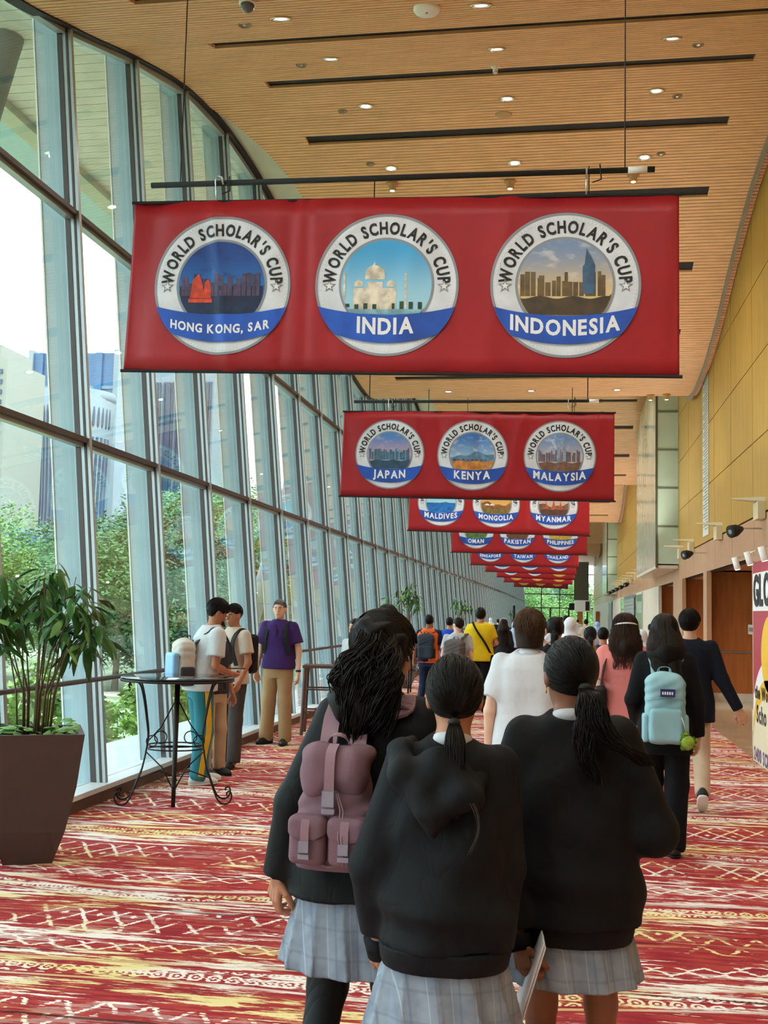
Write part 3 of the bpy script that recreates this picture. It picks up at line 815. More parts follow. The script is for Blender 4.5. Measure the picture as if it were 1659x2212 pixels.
def silhouette(kind, r, seed):
    """list of (vertices, faces) drawn inside the picture circle of radius r"""
    g = random.Random(seed); out = []; base = -.66 * r
    lim = lambda x: math.sqrt(max(0, (.99 * r) ** 2 - x * x))
    def strip(top, bot=lambda x: base, n=44): return grid2(-.97 * r, .97 * r, lambda x: min(max(top(x), -lim(x)), lim(x)), lambda x: max(bot(x), -lim(x)), n, 2)
    def rect(x, w, z0, z1): return grid2(x - w / 2, x + w / 2, lambda q: min(z1, lim(x)), lambda q: max(z0, -lim(x)), 1, 1)
    def poly(pts): return (pts, [tuple(range(len(pts)))])
    if kind == 'sea': out.append(strip(lambda x: -.02 * r))
    elif kind == 'ground': out.append(strip(lambda x: -.28 * r + .03 * r * math.sin(9 * x / r)))
    elif kind == 'pool': out.append(strip(lambda x: -.55 * r))
    elif kind == 'ridge': out.append(strip(lambda x: (.02 + .10 * math.sin(3 * x / r + seed) + .05 * math.sin(8 * x / r)) * r))
    elif kind == 'mount': out.append(strip(lambda x: (.30 - abs(x / r - .3) * .55) * r))
    elif kind == 'hedge':
        for i in range(9):
            x = (-.85 + i * .2) * r; out.append(rect(x, .09 * r, base, (-.45 + g.random() * .08) * r))
    elif kind == 'bushes':
        for i in range(8):
            x = (-.8 + i * .2) * r; q, f = disc2(.07 * r, 2, 10); out.append(([(a + x, b * .5 - .22 * r) for a, b in q], f))
    elif kind == 'city':
        x = -.9 * r
        while x < .9 * r:
            w = (.05 + g.random() * .07) * r; out.append(rect(x, w, -.25 * r, (.02 + g.random() * .28) * r)); x += w * 1.15
    elif kind == 'twins':
        for x in (-.05, .2):
            X = x * r
            out.append(poly([(X - .08 * r, -.3 * r), (X + .08 * r, -.3 * r), (X + .07 * r, .3 * r), (X + .03 * r, .5 * r), (X, .72 * r), (X - .03 * r, .5 * r), (X - .07 * r, .3 * r)]))
    elif kind == 'spire':
        X = .5 * r; out.append(poly([(X - .13 * r, -.2 * r), (X + .13 * r, -.2 * r), (X + .13 * r, .42 * r), (X + .04 * r, .62 * r), (X - .05 * r, .80 * r), (X - .09 * r, .45 * r), (X - .13 * r, .4 * r)]))
    elif kind == 'palace':
        c = -.25 * r
        out.append(rect(c, .95 * r, -.6 * r, -.08 * r)); out.append(rect(c, .34 * r, -.6 * r, .06 * r))
        for dx, q, z in ((0, .22, .18), (-.36, .10, -.02), (.36, .10, -.02)):
            pts = [(c + dx * r + q * r * math.cos(a) * (1.1 if .1 < a / PI < .9 else 1), z * r + q * r * math.sin(a) * 1.15) for a in np.linspace(-.25, PI + .25, 15)]
            pts.insert(8, (c + dx * r, z * r + q * r * 1.55)); out.append(poly(pts))
        for dx in (-.68, .68):
            if c + dx * r > -.95 * r: out.append(rect(c + dx * r, .05 * r, -.6 * r, .25 * r))
    elif kind == 'pagodas':
        for x, s in ((-.5, .7), (.0, 1.0), (.45, .8)):
            X = x * r; out.append(poly([(X - .25 * s * r, -.35 * r), (X + .25 * s * r, -.35 * r), (X + .12 * s * r, -.1 * r), (X + .04 * s * r, .15 * s * r), (X, .42 * s * r), (X - .04 * s * r, .15 * s * r), (X - .12 * s * r, -.1 * r)]))
    elif kind == 'junk':
        for x, s in ((-.55, 1), (-.32, .55)):
            X = x * r; out.append(poly([(X - .18 * s * r, -.3 * r), (X + .16 * s * r, -.3 * r), (X + .12 * s * r, .0), (X + .02 * s * r, .26 * s * r), (X - .12 * s * r, .12 * s * r)])); out.append(rect(X, .42 * s * r, -.4 * r, -.31 * r))
    elif kind == 'tents':
        for x in (-.6, -.25):
            q, f = disc2(.16 * r, 2, 14); out.append(([(a + x * r, max(b, 0) * .8 - .12 * r) for a, b in q], f))
    elif kind == 'isle': out.append(strip(lambda x: (-.02 + .06 * math.exp(-(x / r - .3) ** 2 * 30)) * r, lambda x: -.03 * r))
    return out

def make_banner(idx, Y, xl_, xr_, zl, zr, Hh, names, label, detail, gold=()):
    W = xr_ - xl_
    g = random.Random(idx * 7 + 3); wr_ = [(g.uniform(0, W), g.uniform(.05, .10), g.uniform(-.014, .014), g.uniform(-.25, .25)) for _ in range(16)]
    if idx == 1: wr_ += [(.69, .05, -.024, -.13), (1.17, .05, .02, .05), (1.32, .04, .014, .0), (.08, .12, .03, .1)]
    def surf(u, v, off=0.0):
        f = u / W; z = zl + (zr - zl) * f + v
        d = 0.0
        for c, s, a, k in wr_: d += a * math.exp(-((u - c - k * (v - .6)) / s) ** 2) * (.35 + .65 * (v / Hh))
        d += .01 * math.sin(2.2 * u + idx) * (v / Hh)
        return (xl_ + u - (.03 * (1 - v / Hh) if f < .02 else 0), Y + d - off, z)
    root = empty('banner', ((xl_ + xr_) / 2, Y, min(zl, zr))); tag(root, label, 'banner', 'hanging country banners')
    inv = Matrix.Translation(-Vector(root.location))
    def put(name, V, Fc, m, off, parent, cu=0.0, cv=0.0, smooth=True):
        n = len(parent_off)
        o = mesh_obj(name, [surf(cu + x, cv + y, off) for x, y in V], Fc, m, None, smooth)
        o.parent = parent
        if parent is root: o.matrix_parent_inverse = inv
        return o
    parent_off = []
    nx, nz = (220, 10) if detail else (40, 6)
    V = [(W * i / nx, Hh * j / nz) for i in range(nx + 1) for j in range(nz + 1)]
    Fc = [(i * (nz + 1) + j, (i + 1) * (nz + 1) + j, (i + 1) * (nz + 1) + j + 1, i * (nz + 1) + j + 1) for i in range(nx) for j in range(nz)]
    fo = put('fabric', V, Fc, M_RED, 0, root)
    sol = fo.modifiers.new('cloth thickness', 'SOLIDIFY'); sol.thickness = .002; sol.offset = -1
    for nm, v in (('top_rod', Hh), ('bottom_rod', 0.0)):
        rb = MB().tube([surf(-.02, v), surf(W + .02, v)], .012, 8).build(nm, M_BLACK); rb.parent = root; rb.matrix_parent_inverse = inv
    er = .405 * Hh
    for e, nm in enumerate(names):
        u = W * (.178, .487, .805)[e]; v = Hh * .5
        isg = e in gold; ms, md = (M_GOLDE, M_GOLDE2) if isg else (M_SILVER, M_SILVER2)
        V, Fc = disc2(er, 16 if detail else 6, 96 if detail else 48); em = put('emblem', V, Fc, ms, .004, root, u, v)
        em['label'] = ('gold' if isg else 'silver') + ' round emblem' + (f' reading {nm}' if nm else '')
        for r0, r1 in ((.965, 1.0), (.63, .665)):
            V, Fc = disc2(er * r1, 1, 96, er * r0); put('rim_ring', V, Fc, md, .006, em, u, v)
        r = er * .63
        if nm in SCN:
            st, sl, cl, sil = SCN[nm]
            V, Fc = disc2(r, 12, 72); put('picture', V, Fc, scene_mat('picture_' + nm.lower(), st, sl, cl), .007, em, u, v)
            for q, (kind, colr) in enumerate(sil):
                VV, FF = [], []
                for a, b in silhouette(kind, r, idx * 3 + e):
                    FF += [tuple(i + len(VV) for i in f) for f in b]; VV += a
                put('picture_' + kind, VV, FF, mat('print' + colr.replace('#', '_'), colr, .55, 0, .3, 14), .009 + q * .0015, em, u, v)
        if not isg:
            tp = lambda x: (-.43 + .13 * (x / er) ** 2) * er; bt = lambda x: (-.82 + .24 * (x / er) ** 2) * er
            lm = lambda x: -math.sqrt(max(0, er * er - x * x)) * .999
            V, Fc = grid2(-.952 * er, .952 * er, lambda x: max(tp(x), lm(x)), lambda x: max(bt(x), lm(x)), 60, 3)
            rib = put('ribbon', V, Fc, M_BLUE, .0165, em, u, v)
            if nm:
                h = min(.31 * er, 1.45 * er / max(.1, text_width(nm, 1.0)) )
                V, Fc = text_line(nm, h); LT = [(V, Fc)]; cx0 = -text_width(nm, h) / 2
                if idx <= 2:
                    LT = []
                    for c in nm:
                        if c == ' ': cx0 += (.26 * .85 + .10) * h; continue
                        gv, gf, gw = glyph(c); LT.append(([(cx0 + q[0] * .85 * h, q[1] * h) for q in gv], gf)); cx0 += (gw * .85 + .10) * h
                for LV, LF in LT: put('letter' if idx <= 2 else 'country_name', [(x, y - .725 * er + .15 * (x / er) ** 2 * er + .03 * er) for x, y in LV], LF, M_WPRINT, .0185, em, u, v, False)
        if detail and nm:
            V = text_arc("WORLD SCHOLAR'S CUP", .235 * er, .805 * er, cond=.74, gap=.125); 
            for LV, LF in V: put('letter', LV, LF, M_INK, .008, em, u, v, False)
            for sx in (-1, 1):
                for mm, sc in ((md, 1.0), (M_WPRINT, .6)):
                    pts = [((.10 if k % 2 == 0 else .04) * er * sc * math.cos(PI / 2 + k * PI / 5) + sx * .80 * er, (.10 if k % 2 == 0 else .04) * er * sc * math.sin(PI / 2 + k * PI / 5) - .02 * er) for k in range(10)]
                    put('star', pts, [tuple(range(10))], mm, .008 if sc == 1 else .0095, em, u, v, False)
            VV, FF = [], []
            for k in range(110):
                a = 2 * PI * k / 110; q = .925 * er
                VV += [(q * math.cos(a) + .010 * er * cx, q * math.sin(a) + .010 * er * cyy) for cx, cyy in ((-1, -1), (1, -1), (1, 1), (-1, 1))]; FF.append(tuple(range(4 * k, 4 * k + 4)))
            put('dot_ring', VV, FF, M_WPRINT, .008, em, u, v, False)
    return root
BN = [(7.55, -3.165, .74, 3.301, 3.205, 1.262, ['HONG KONG, SAR', 'INDIA', 'INDONESIA'], 'nearest large red banner with emblems of Hong Kong, India and Indonesia'),
      (15.3, -3.13, .637, 3.197, 3.146, 1.215, ['JAPAN', 'KENYA', 'MALAYSIA'], 'second red banner, with emblems of Japan, Kenya and Malaysia'),
      (23.0, -3.248, .464, 3.286, 3.21, 1.215, ['MALDIVES', 'MONGOLIA', 'MYANMAR'], 'third red banner, with emblems of Maldives, Mongolia and Myanmar'),
      (30.5, -3.097, .556, 3.247, 3.22, 1.21, ['OMAN', 'PAKISTAN', 'PHILIPPINES'], 'fourth red banner, with emblems of Oman, Pakistan and Philippines'),
      (38.0, -3.20, .419, 3.233, 3.193, 1.21, ['SINGAPORE', 'TAIWAN', 'THAILAND'], 'fifth red banner, with emblems of Singapore, Taiwan and Thailand'),
      (45.7, -3.24, .42, 3.30, 3.22, 1.21, ['', '', ''], 'sixth red banner, only silver emblem bottoms showing'),
      (53.5, -3.25, .40, 3.33, 3.25, 1.21, ['', '', ''], 'seventh red banner, two silver and one gold emblem'),
      (61.6, -3.35, .35, 3.33, 3.25, 1.21, ['', '', ''], 'eighth red banner, three gold emblems'),
      (79.0, -3.6, .15, 3.5, 3.42, 1.21, ['', '', ''], 'farthest red banner with small gold emblems')]
GOLD = {6: (2,), 7: (0, 1, 2), 8: (0, 1, 2)}
for i, (Y, a, b, zl, zr, hh, nm, lab) in enumerate(BN):
    make_banner(i + 1, Y, a, b, zl, zr, hh, nm, lab, i < 5, GOLD.get(i, ()))
    # hanging bar, its two wires and its hooks
    zb = zl + hh + .14; Yb = Y + .02
    bar = empty('hanging_bar', ((a + b) / 2, Yb, zb)); tag(bar, 'black hanging bar above the ' + ['nearest', 'second', 'third', 'fourth', 'fifth', 'sixth', 'seventh', 'eighth', 'farthest'][i] + ' red banner', 'bar', 'banner hanging bars')
    inv = Matrix.Translation(-Vector(bar.location))
    def bp(name, mb, m, smooth=False):
        o = mb.build(name, m, None, smooth); o.parent = bar; o.matrix_parent_inverse = inv
    xa, xb = a + .14, b - .16; za, zc = zb + .0, zb - .02
    if i == 0: xa, xb, za, zc = -3.04, .58, 4.69, 4.655
    bp('bar', MB().tube([(xa, Yb, za), (xb, Yb, zc)], .022, 8), M_BLACK, True)
    bp('white_tape', MB().tube([(xb - .18, Yb, zc + (za - zc) * .18 / (xb - xa)), (xb - .05, Yb, zc + (za - zc) * .05 / (xb - xa))], .024, 8), M_WHITE, True)
    for x in (xa + .22, xb - .2):
        z = za + (zc - za) * (x - xa) / (xb - xa)
        bp('wire', MB().tube([(x, Yb, z), (x, Yb, wave(Yb) + .03)], .0045 if i == 0 else .008, 5), M_BLACK)
    for q, x in enumerate((xa + .51, xb - .46)):
        z = za + (zc - za) * (x - xa) / (xb - xa); zt = zl + (zr - zl) * (x - a) / (b - a) + hh
        hk = [(x + .05, Yb - .03, z - .02), (x + .035, Yb - .03, z + .035), (x, Yb - .03, z + .045), (x - .01, Yb - .03, z), (x - .005, Yb - .02, (z + zt) / 2), (x, Yb - .02, zt)] if q == 0 else [(x, Yb - .03, z + .01), (x, Yb - .03, zt)]
        bp('hook', MB().tube(hk, .007, 6), M_STEEL, True)
        bp('cable_tie', MB().tube([(x + .09, Yb - .02, z + .04), (x + .1, Yb - .025, z - .07), (x + .04, Yb - .025, z - .09)], .005, 5), M_BLACK)

rl_d = bpy.data.lights.new('recess_downlight', 'SPOT'); rl_d.energy = 60; rl_d.spot_size = R(150); rl_d.spot_blend = 1; rl_d.color = (1, .85, .65); rl_d.shadow_soft_size = .05
for i, (x, y) in enumerate(RL):
    o = empty('recess_lamp', (x, y, 2.5)); tag(o, 'round downlight in the door recess ' + ('behind the camera' if y < 3 else ['', '', '', 'before the poster', 'just past the poster', 'second past the poster', 'under the frosted glass bay'][max(i, 3)]), 'downlight', 'door recess downlights')
    link('rim', rim_me, o); link('lamp', cup_me, o)
    L = bpy.data.objects.new('recess_beam', rl_d); C.objects.link(L); L.location = (x, y, 2.44)
# ------------------------------------------------------------------ right wall fittings
M_WEDGE = mat('beige_wedge', '#d8cba6', .5)
wy = [onx(x, y, XW)[1] for x, y in ((1648, 1095), (1557, 1140), (1497, 1175), (1474, 1186))] + [37.5 + 3.2 * i for i in range(9)]
wz = 3.28
up_d = bpy.data.lights.new('wall_uplight', 'SPOT'); up_d.energy = 100; up_d.spot_size = R(165); up_d.spot_blend = 1; up_d.color = (1, .92, .8); up_d.shadow_soft_size = .02
for i, y in enumerate(wy):
    o = empty('wall_uplight', (XW, y, wz)); tag(o, 'beige wedge uplight on the gold wall, ' + (['nearest, above the poster', 'second from the poster', 'third, beside the frosted glass bay', 'fourth, against the frosted glass bay'][i] if i < 4 else 'one of the far row past the glass bay'), 'wall light', 'wedge wall lights')
    MB().add([(-.42, 0, .0), (0, -.20, .0), (0, .2, .0), (-.42, 0, -.02), (0, -.20, -.06), (0, .2, -.06)], [(0, 1, 2), (5, 4, 3), (0, 3, 4, 1), (1, 4, 5, 2), (2, 5, 3, 0)]).build('wedge', M_WEDGE, o)
    MB().box(-.10, 0, -.2, .2, -.30, -.06).build('bracket', M_WEDGE, o)
    L = bpy.data.objects.new('uplight_beam', up_d); C.objects.link(L); L.location = (XW - .33, y, wz + .10); L.rotation_euler = (R(180), R(-48), 0)
sy = [onx(x, y, XW)[1] for x, y in ((1646, 1155), (1526, 1206))] + [44.5, 48.5, 52.5, 56.5, 60.5]
for i, y in enumerate(sy):
    z = 2.86
    o = empty('arm_spotlight', (XW, y, z)); tag(o, 'black spotlight on a short wall arm, ' + (['nearest, above the poster lamps', 'over the wood panelled doors'][i] if i < 2 else 'in the far row'), 'spotlight', 'black arm spotlights')
    MB().tube([(0, 0, 0), (-.30, 0, 0)], .012, 6).build('arm', M_STEEL, o)
    MB().lathe([(.03, .0), (.05, .04), (.085, .12), (.09, .22), (.075, .225)], 14, M=Matrix.Translation((-.26, .02, 0)) @ rot_to((-.8, -.5, -.25))).build('head', M_BLACK, o, True)
    MB().lathe([(.07, .224), (.0, .226)], 14, M=Matrix.Translation((-.26, .02, 0)) @ rot_to((-.8, -.5, -.25))).build('lens', mat('smoke_lens', '#8a8f92', .2), o)
# text strip hanging on the gold wall
ts = empty('text_strip', (XW - .01, onx(1527, 1000, XW)[1], 3.2)); tag(ts, 'narrow pale vertical strip of tiny print on the gold wall', 'strip')
yA = onx(1531, 1000, XW)[1]; yB = onx(1519, 1000, XW)[1]
MB().box(0, .004, yA - ts.location.y, yB - ts.location.y, 0, 3.3).build('sheet', mat('pale_strip', '#c9cabc', .6), ts)
tsm = MB()
for i in range(52): tsm.box(-.003, .001, yA - ts.location.y + .08, yB - ts.location.y - .08 - .25 * (i % 3 == 0), .12 + i * .06, .145 + i * .06)
tsm.build('print', mat('grey_print', '#8b8c84', .6), ts)
# standing light-box poster at the carpet edge
PX = 2.14
pa = onx(1630, 1644, PX); ptop = onx(1632, 1214, PX)
py1 = pa[1]; py0 = py1 - 3.2; PH = ptop[2]
po = empty('poster_stand', (PX, (py0 + py1) / 2, 0)); tag(po, 'tall printed light-box poster cut by the right edge of the picture', 'poster')
oy = -(py0 + py1) / 2
MB().box(.0, .12, py0 + oy, py1 + oy, 0, PH).build('box', M_WHITE, po)
M_PR = mat('poster_red', '#b4364a', .5); M_PW = mat('poster_white', '#f3f1ee', .5); M_PC = mat('poster_cream', '#efe6c4', .5); M_PY = mat('poster_yellow', '#f2c12e', .5); M_PN = mat('poster_purple_ink', '#4a3a8a', .5)
def pz(y): return onx(1634, y, PX)[2]
def pbox(n, m, za, zb, d=.004, y0=py0, y1=py1): MB().box(-d, 0.0, y0 + oy, y1 + oy, za, zb).build(n, m, po)
pbox('red_ground', M_PR, pz(1500), PH, .003)
pbox('white_header', M_PW, pz(1320), pz(1238), .006)
pbox('cream_field', M_PC, pz(1600), pz(1500), .004); pbox('white_footer', M_PW, 0.02, pz(1600), .005)
def pblob(n, m, cy_, cz, ry, rz, d):
    V = [(-d, cy_ + oy + ry * math.cos(2 * PI * k / 40), cz + rz * math.sin(2 * PI * k / 40)) for k in range(40)]
    V = [(x, min(y, py1 + oy), z) for x, y, z in V]
    mesh_obj(n, V, [tuple(range(40))], m, po)
pblob('white_hill', M_PW, py1 - 1.0, pz(1560), 1.05, .72, .008); pblob('yellow_arc', M_PY, py1 - .95, pz(1600), .98, .72, .010); pblob('cream_hill', M_PC, py1 - .9, pz(1640), .95, .72, .012)
pblob('yellow_sun', M_PY, py1 - 1.1, pz(1410), .55, .42, .010)
def ptext(s, h, ystart, z, m, cond=.85):
    x0 = 0.0
    for c in s:
        if c == ' ': x0 += (.26 * cond + .10) * h; continue
        gv, gf, gw = glyph(c); mesh_obj('letter', [(-.014, py1 - ystart - (x0 + q[0] * cond * h) + oy, z + q[1] * h) for q in gv], gf, m, po); x0 += (gw * cond + .10) * h
ptext('GLO', .48, .08, pz(1307), M_INK, 1.0); ptext('the Wo', .19, .14, pz(1506), M_INK, 1.15); ptext('Scho', .26, .24, pz(1556), M_INK, 1.1); ptext('2400 SCH', .20, .06, pz(1640), M_PN, 1.0)
for i, (x, y) in enumerate(((1590, 1217), (1617, 1206), (1648, 1196))):
    p = onx(x, y, PX - .22); q = empty('clip_lamp', tuple(p)); tag(q, 'small white cylinder lamp over the poster, ' + ['leftmost', 'middle', 'rightmost'][i] + ' of three', 'lamp', 'poster lamps')
    Mx = rot_to((.25, -.1, -1))
    MB().lathe([(.0, -.07), (.035, -.07), (.035, .07), (.03, .075)], 14, M=Mx).build('shade', M_WHITE, q, True)
    MB().lathe([(.028, .0755), (.0, .0765)], 12, M=Mx).build('bulb', M_LAMP, q)
    MB().tube([(0, 0, .05), (.1, 0, .1), (.24, 0, -.02), (.24, 0, PH - p[2])], .008, 6).build('arm', M_STEEL, q)
# notice on the pier
nt_ = onx(1622, 1360, XW - .03)
no = empty('notice', tuple(nt_)); tag(no, 'small grey notice plate on the pier beside the poster', 'notice')
MB().box(0, .008, -.25, .25, -.07, .07).build('plate', mat('notice_plate', '#a99c84', .4), no); MB().box(-.002, .001, -.18, .18, -.03, .03).build('print', mat('notice_print', '#5a554c', .5), no)
# roller shutters and glass doors along the far right wall
for i, (a, b) in enumerate(((44.5, 51.5), (66, 70))):
    o = empty('roller_shutter', (XW - .03, (a + b) / 2, 0)); o.location.x = XW - .06; tag(o, 'grey roller shutter in the right wall, ' + ('nearer, past the glass bay' if i == 0 else 'farther along the hall'), 'shutter', 'roller shutters')
    for k in range(16): MB().box(-.03, .0, a - (a + b) / 2, b - (a + b) / 2, .02 + k * .145, .155 + k * .145).build('slat', mat('shutter_grey', '#8f9a98', .5), o)
    MB().box(-.04, .0, a - (a + b) / 2 - .1, b - (a + b) / 2 + .1, 2.34, 2.46).build('shutter_box', M_STEEL, o)
for i, (a, b) in enumerate(((40.2, 43.8), (52.4, 55.5))):
    o = empty('glass_panel', (XW - .02, (a + b) / 2, 0)); tag(o, 'green-tinted shop glass panel ' + ('before' if i == 0 else 'after') + ' the nearer roller shutter', 'window', 'shop glass panels')
    MB().box(-.02, 0, a - (a + b) / 2, b - (a + b) / 2, .1, 2.4).build('pane', mat('mint_shop_glass', '#a9dcc0', .06, .1), o)
    for y in (a, b): MB().box(-.04, 0, y - (a + b) / 2 - .04, y - (a + b) / 2 + .04, .02, 2.45).build('frame_post', M_STEEL, o)
# bulkhead, restroom sign, timber pillars far on the right
Yb_ = 70.0
def far_box(name, label, cat, x0, y0, x1, y1, Y, d, m, extra=None):
    a, b = ony(x0, y1, Y), ony(x1, y0, Y)
    o = empty(name, ((a[0] + b[0]) / 2, Y, max(0, a[2]))); tag(o, label, cat)
    w = (b[0] - a[0]) / 2; z0 = 0; h = b[2] - max(0, a[2])
    MB().box(-w, w, 0, d, z0, h).build('body', m, o)
    if extra: extra(o, w, h)
    return o
def ex_sign(o, w, h):
    MB().box(w * .35, w * .85, -.02, .01, h * .1, h * .9).build('icon_plate', M_BLACK, o)
    MB().lathe([(.0, -.03), (.12, -.03), (.12, -.02)], 12, M=Matrix.Translation((w * .6, 0, h * .55)) @ Matrix.Rotation(PI / 2, 4, 'X')).build('icon', M_WHITE, o)
def ex_tv(o, w, h): MB().box(-w * .9, w * .9, -.02, .0, h * .1, h * .92).build('screen', M_BLACK, o)
far_box('ceiling_screen', 'dark olive screen hanging above the white sign at the far end', 'screen', 1240, 1214, 1272, 1297, Yb_, .3, mat('olive_panel', '#4a4634', .5), ex_tv and (lambda o, w, h: MB().box(-w, w, -.03, 0, 0, .08).build('bottom_trim', M_DARKM, o)))
far_box('restroom_sign', 'white sign box with a black pictogram below the dark hanging panel', 'sign', 1241, 1297, 1276, 1321, Yb_ - .1, .5, M_WHITE, ex_sign)
for i, (x0, x1) in enumerate(((1247, 1259), (1287, 1296))):
    far_box('timber_pillar', 'orange timber pillar ' + ('under the white sign' if i == 0 else 'right of the sign by the far wall'), 'pillar', x0, 1321, x1, 1365, Yb_ + 2 * i, .5, M_WOOD, lambda o, w, h: MB().box(-w - .05, w + .05, -.03, .53, 0, .2).build('plinth', M_STONE, o))
far_box('wall_screen', 'small black screen beside the far doors', 'screen', 1229, 1303, 1243, 1318, 74.0, .1, M_DARKM, ex_tv)
# patterned glass screen left of the far doors and a dark banner stand
far_box('stand_display', 'dark narrow display stand left of the far doors', 'stand', 1108, 1308, 1113, 1345, 80.0, .1, M_BLACK, lambda o, w, h: MB().box(-w * 2, w * 2, -.1, .2, 0, .05).build('foot', M_DARKM, o))

# ------------------------------------------------------------------ planter, table, stool
M_POT = mat('dark_brown_planter', '#4b3a35', .55, 0, .08, 3, .08, 50)
M_SOIL = mat('potting_soil', '#2a211b', .95)
M_LEAF = leaf_mat('glossy_palm_leaves', '#3a6c33', .4); M_LEAF.node_tree.nodes['Principled BSDF'].inputs['Roughness'].default_value = .3
M_LEAF2 = leaf_mat('pale_palm_leaves', '#7fb060', .3); M_STEMG = mat('brown_cane', '#5d4a32', .7)
def leaf_blade(L, w, m, bend):
    n = 6; V = []; Fc = []
    for i in range(n + 1):
        t = i / n; x = L * t; z = -bend * L * t * t; ww = w * math.sin(PI * min(1, t * .93 + .05)) ** .8
        V += [(x, -ww, z - .12 * ww), (x, 0, z + .18 * ww), (x, ww, z - .12 * ww)]
    for i in range(n):
        q = i * 3; Fc += [(q, q + 1, q + 4, q + 3), (q + 1, q + 2, q + 5, q + 4)]
    me = bpy.data.meshes.new('leaf'); me.from_pydata(V, [], Fc); me.materials.append(m)
    me.polygons.foreach_set('use_smooth', [True] * len(me.polygons)); return me
LM = [leaf_blade(.15, .022, M_LEAF, .35), leaf_blade(.18, .025, M_LEAF, .6), leaf_blade(.13, .021, M_LEAF2, .3), leaf_blade(.10, .028, M_LEAF2, .25)]
def potted_plant(loc, label, top=.30, bot=.145, h=.80, spread=.40, zlo=1.12, zhi=1.98, nl=170, ns=14, seed=1, rz=0.0, cover=60):
    g = random.Random(seed)
    r = empty('potted_plant', loc, rz); tag(r, label, 'plant', 'potted plants along the glass')
    mb = MB(); prof = [(0, bot), (.25, bot + (top - bot) * .42), (.6, bot + (top - bot) * .78), (1, top)]
    for t, w in prof: mb.v += [(-w, -w, t * h), (w, -w, t * h), (w, w, t * h), (-w, w, t * h)]
    for i in range(3):
        for k in range(4): q = i * 4; mb.f.append((q + k, q + (k + 1) % 4, q + 4 + (k + 1) % 4, q + 4 + k))
    mb.f.append((3, 2, 1, 0)); t2 = top - .035; b = len(mb.v)
    mb.v += [(-t2, -t2, h), (t2, -t2, h), (t2, t2, h), (-t2, t2, h), (-t2, -t2, h - .05), (t2, -t2, h - .05), (t2, t2, h - .05), (-t2, t2, h - .05)]
    for k in range(4): mb.f += [(12 + k, 12 + (k + 1) % 4, b + (k + 1) % 4, b + k), (b + k, b + (k + 1) % 4, b + 4 + (k + 1) % 4, b + 4 + k)]
    mb.build('planter', M_POT, r)
    MB().box(-t2, t2, -t2, t2, h - .09, h - .05).build('soil', M_SOIL, r)
    tips = []
    for i in range(ns):
        a = g.uniform(0, 2 * PI); d = g.uniform(.02, .12); x, y = d * math.cos(a), d * math.sin(a)
        q = g.uniform(.15, 1.0); tx, ty = x + spread * .75 * q * math.cos(a), y + spread * .75 * q * math.sin(a); tz = zhi - .06 - (zhi - zlo) * (.15 * g.random() + .55 * q * q)
        pts = [(x, y, h - .06), (x * 1.2, y * 1.2, (h + zlo) / 2), (x + (tx - x) * .35, y + (ty - y) * .35, zlo + .05), (tx, ty, tz)]
        MB().tube(pts, [.006, .0055, .0045, .0025], 5).build('cane', M_STEMG, r, True); tips.append(pts)
    for i in range(nl):
        pts = tips[i % ns]; u = g.random() ** .6; p = Vector(pts[2]).lerp(Vector(pts[3]), .25 + .8 * u)
        a = g.uniform(0, 2 * PI); k = g.uniform(.0, .10)
        p = p + Vector((math.cos(a) * k, math.sin(a) * k, g.uniform(-.10, .06)))
        o = link('leaf', LM[g.choice((0, 0, 1, 1, 2))], r); o.location = p
        o.rotation_euler = (g.uniform(-.5, .5), g.uniform(-.1, .9), a + g.uniform(-.5, .5)); s = g.uniform(.7, 1.25); o.scale = (s, s, s)
    for i in range(cover):
        o = link('leaf', LM[3], r); o.location = (g.uniform(-t2, t2), g.uniform(-t2, t2), h - .04 + g.uniform(0, .08)); o.rotation_euler = (g.uniform(-.4, .4), g.uniform(-.4, .4), g.uniform(0, 6.3))
    return r
pb = onz(52, 1866, 0)
potted_plant((pb[0] - .04, pb[1] + .12, 0), 'leafy palm in a tall brown square planter at the left edge', seed=4, rz=R(27), nl=300, ns=22, spread=.5, zlo=1.25, zhi=1.95)
pc = onz(868, 1487, 0); potted_plant((pc[0], pc[1] + .2, 0), 'palm in a brown planter behind the curly-haired girl', seed=8, nl=110, zlo=1.5, zhi=2.3, h=.95, cover=10, spread=.42)
pd = ony(994, 1400, 35); potted_plant((pd[0], 35, 0), 'farther palm between the blue-shirted and yellow-shirted people', seed=9, nl=80, zlo=1.5, zhi=2.2, h=.95, cover=4)
pe = ony(1108, 1400, 66); potted_plant((pe[0], 66, 0), 'farthest small palm beside the dark display stand', seed=10, nl=60, zlo=1.2, zhi=2.0, h=.8, cover=4, ns=8)

